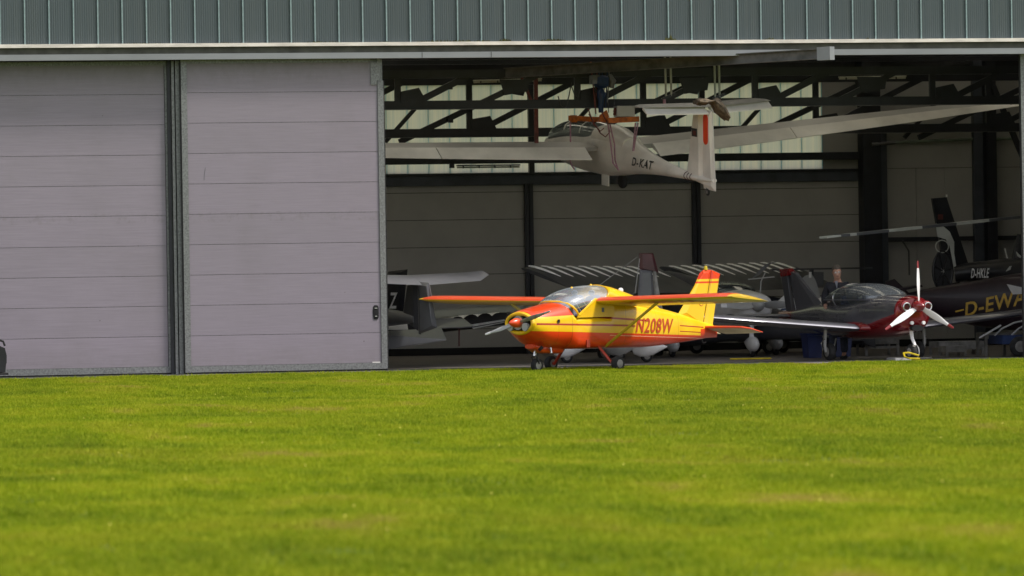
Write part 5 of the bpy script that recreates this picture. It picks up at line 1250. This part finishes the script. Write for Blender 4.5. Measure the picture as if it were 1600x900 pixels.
# local: faces -y, x to his left (image right)
J = [((0, 0, .95), .15, .11), ((0, .0, 1.12), .14, .10), ((0, .0, 1.30), .17, .11), ((0, .0, 1.41), .10, .08), ((0, -.03, 1.50), .055, .055), ((0, -.05, 1.57), .06, .07),
     ((.17, 0, 1.38), .07, .07), ((.25, .0, 1.12), .052, .052), ((.20, -.16, .98), .04, .04), ((.15, -.24, .96), .03, .03),
     ((-.17, 0, 1.38), .07, .07), ((-.25, .0, 1.12), .052, .052), ((-.20, -.16, .98), .04, .04), ((-.15, -.24, .96), .03, .03),
     ((.09, 0, .85), .095, .095), ((.10, -.02, .48), .06, .065), ((.10, .03, .1), .042, .045), ((.11, -.12, .04), .04, .035),
     ((-.09, 0, .85), .095, .095), ((-.10, -.02, .48), .06, .065), ((-.10, .03, .1), .042, .045), ((-.11, -.12, .04), .04, .035)]
Bn = [(0, 1), (1, 2), (2, 3), (3, 4), (4, 5), (2, 6), (6, 7), (7, 8), (8, 9), (2, 10), (10, 11), (11, 12), (12, 13), (0, 14), (14, 15), (15, 16), (16, 17), (0, 18), (18, 19), (19, 20), (20, 21)]
bd = skin_body('body', J, Bn, 'skin', pn)
jk = skin_body('jacket', [((0, 0, .86), .18, .14), ((0, 0, 1.0), .165, .13), ((0, 0, 1.14), .17, .13), ((0, .0, 1.30), .195, .14), ((0, .0, 1.41), .12, .10), ((.18, 0, 1.385), .088, .09), ((.265, .0, 1.12), .07, .07), ((.205, -.15, .985), .055, .055),
     ((-.18, 0, 1.385), .088, .09), ((-.265, .0, 1.12), .07, .07), ((-.205, -.15, .985), .055, .055)], [(0, 1), (1, 2), (2, 3), (3, 4), (3, 5), (5, 6), (6, 7), (3, 8), (8, 9), (9, 10)], 'jacket', pn)
skin_body('trousers', [((0, 0, .92), .16, .12), ((.095, 0, .84), .11, .11), ((.105, -.02, .48), .08, .085), ((.105, .02, .1), .065, .07), ((-.095, 0, .84), .11, .11), ((-.105, -.02, .48), .08, .085), ((-.105, .02, .1), .065, .07)], [(0, 1), (1, 2), (2, 3), (0, 4), (4, 5), (5, 6)], 'trousers', pn)
for sg in (1, -1): MB().rings([superring(x_, 0.004, h_, w_, 2.4, 12) for x_, h_, w_ in ((-.08, .08, .04), (.0, .10, .05), (.1, .07, .05), (.19, .05, .04))]).build('shoe', 'rubber', pn, True).matrix_local = Matrix.Translation((sg * .105, 0, 0)) @ Matrix.Rotation(R(-90), 4, 'Z')
hd = MB(); hr = []
for z_, wx, wy, yo in ((-.125, .035, .04, -.035), (-.115, .05, .055, -.03), (-.09, .062, .075, -.02), (-.05, .07, .088, -.01), (0, .076, .097, 0), (.05, .077, .098, .002), (.085, .068, .085, .004), (.11, .045, .058, .005), (.12, .015, .02, .005)):
    hr.append([Vector((wx * math.cos(t), wy * math.sin(t) + yo, z_)) for t in [2 * math.pi * k / 20 for k in range(20)]])
hd.rings(hr); hp_ = hd.build('head', 'skin', pn, True); hp_.matrix_local = Matrix.Translation((0, -.06, 1.62)) @ Matrix.Rotation(R(14), 4, 'X') @ Matrix.Rotation(R(20), 4, 'Z')
MB().prism([(-.014, -.09, .02), (.014, -.09, .02), (.018, -.118, -.03), (-.018, -.118, -.03)], (0, .02, -.004)).build('nose', 'skin', hp_, True)
MB().path([(-.022, -.096, -.062), (0, -.1, -.06), (.022, -.096, -.062)], .005, 6).build('mouth', 'maroon', hp_)
for sg in (1, -1):
    MB().ball((sg * .03, -.087, .012), .012, 8).build('eye', 'text_white', hp_); MB().ball((sg * .077, .005, -.01), .03, 8, (.3, .7, 1)).build('ear', 'skin', hp_, True)
    MB().torus((sg * .032, -.104, .01), (.026, 0, 0), (0, 0, .019), .003, 16, 5).build('glasses', 'grey_light', hp_)
    MB().path([(sg * .058, -.1, .012), (sg * .08, .0, .012)], .003, 4).build('glasses_arm', 'dark_metal', hp_)
hr2 = []
for z_, wx, wy, yo in ((-.05, .076, .05, .055), (0, .083, .07, .04), (.04, .088, .09, .022), (.075, .085, .1, .008), (.105, .068, .085, .004), (.128, .04, .05, .004), (.136, .01, .014, .004)):
    hr2.append([Vector((wx * math.cos(t) + random.uniform(-.004, .004), wy * math.sin(t) + yo + random.uniform(-.004, .004), z_ + random.uniform(-.003, .003))) for t in [2 * math.pi * k / 20 for k in range(20)]])
MB().rings(hr2).build('hair', 'hair', hp_, True)
MB().prism([(-.03, -.115, 1.45), (.03, -.115, 1.45), (.018, -.135, 1.30)], (0, .01, 0)).build('shirt', 'shirt_grey', pn)
for sg in (1, -1):
    hand = MB().rings([superring(-x_, -.016, .016, w_, 2.6, 12) for x_, w_ in ((-.045, .022), (-.02, .036), (.02, .04), (.04, .036))]).build('hand', 'skin', pn, True)
    hand.matrix_local = Matrix.Translation((sg * .14, -.27, .955)) @ Matrix.Rotation(R(-90), 4, 'Z') @ Matrix.Rotation(R(12), 4, 'Y') @ Matrix.Scale(-1, 4, (1, 0, 0))
    for k in range(4):
        y_ = -.03 + k * .02; l = (.06, .072, .068, .052)[k]
        MB().path([(.035, y_, 0), (.035 + l * .5, y_, -.004), (.035 + l * .85, y_, -.02), (.035 + l, y_, -.035)], [.0095, .009, .008, .006], 8).build('finger', 'skin', hand, True)
    MB().path([(-.005, sg * .035, -.002), (.02, sg * .058, -.008), (.045, sg * .062, -.014)], [.012, .011, .008], 8).build('thumb', 'skin', hand, True)

# ================================================================== black garden tractor cut by the left edge
q = at(-28, 588, -1.4); bt = empty('garden_tractor', (q.x, q.y, 0)); tag(bt, 'black garden tractor, only its rear end showing at the left edge', 'tractor')
def bx_(px): return X_at(px, -1.4, .4) - q.x
bz = lambda py: Z_at(4, py, -1.4)
e = bx_(8)
MB().rings([[Vector((x_, y_, z_)) for x_, z_ in ((-1.2, .14), (e - .03, .14), (e - .01, .3), (e, .45), (e - .03, .58), (e - .12, .62), (e - .5, .66), (-1.2, .7))] for y_ in (-.28, -.25, .25, .28)]).build('body', 'heli_black', bt, True, 40)
MB().box((e - .09, -.24, .30), (e + .006, -.08, .44)).build('tail_lamp', 'grey_dark', bt)
MB().box((-.4, -.34, .09), (e + .02, .34, .13)).build('bumper', 'rubber', bt)
MB().path([(e - .02, -.2, .62), (e - .05, -.2, .70), (e - .16, -.2, .74)], .02, 6).build('rear_handle', 'rubber', bt)
MB().box((-.75, -.22, .7), (-.35, .22, .78)).box((-.42, -.22, .78), (-.36, .22, 1.05)).build('seat', 'rubber', bt)
for x_, r_ in ((-.38, .23), (-1.5, .17)):
    for y_ in (-.36, .36): wheel(bt, (x_, y_, r_), r_, .16)
MB().box((-1.75, -.22, .2), (-1.22, .22, .66)).build('hood', 'heli_black', bt)
MB().path([(-1.15, 0, .7), (-.95, 0, .95)], .02, 6).build('steering_column', 'dark_metal', bt)
MB().torus((-.93, 0, .96), (.12, 0, .1), (0, .16, 0), .014, 20, 6).build('steering_wheel', 'rubber', bt)
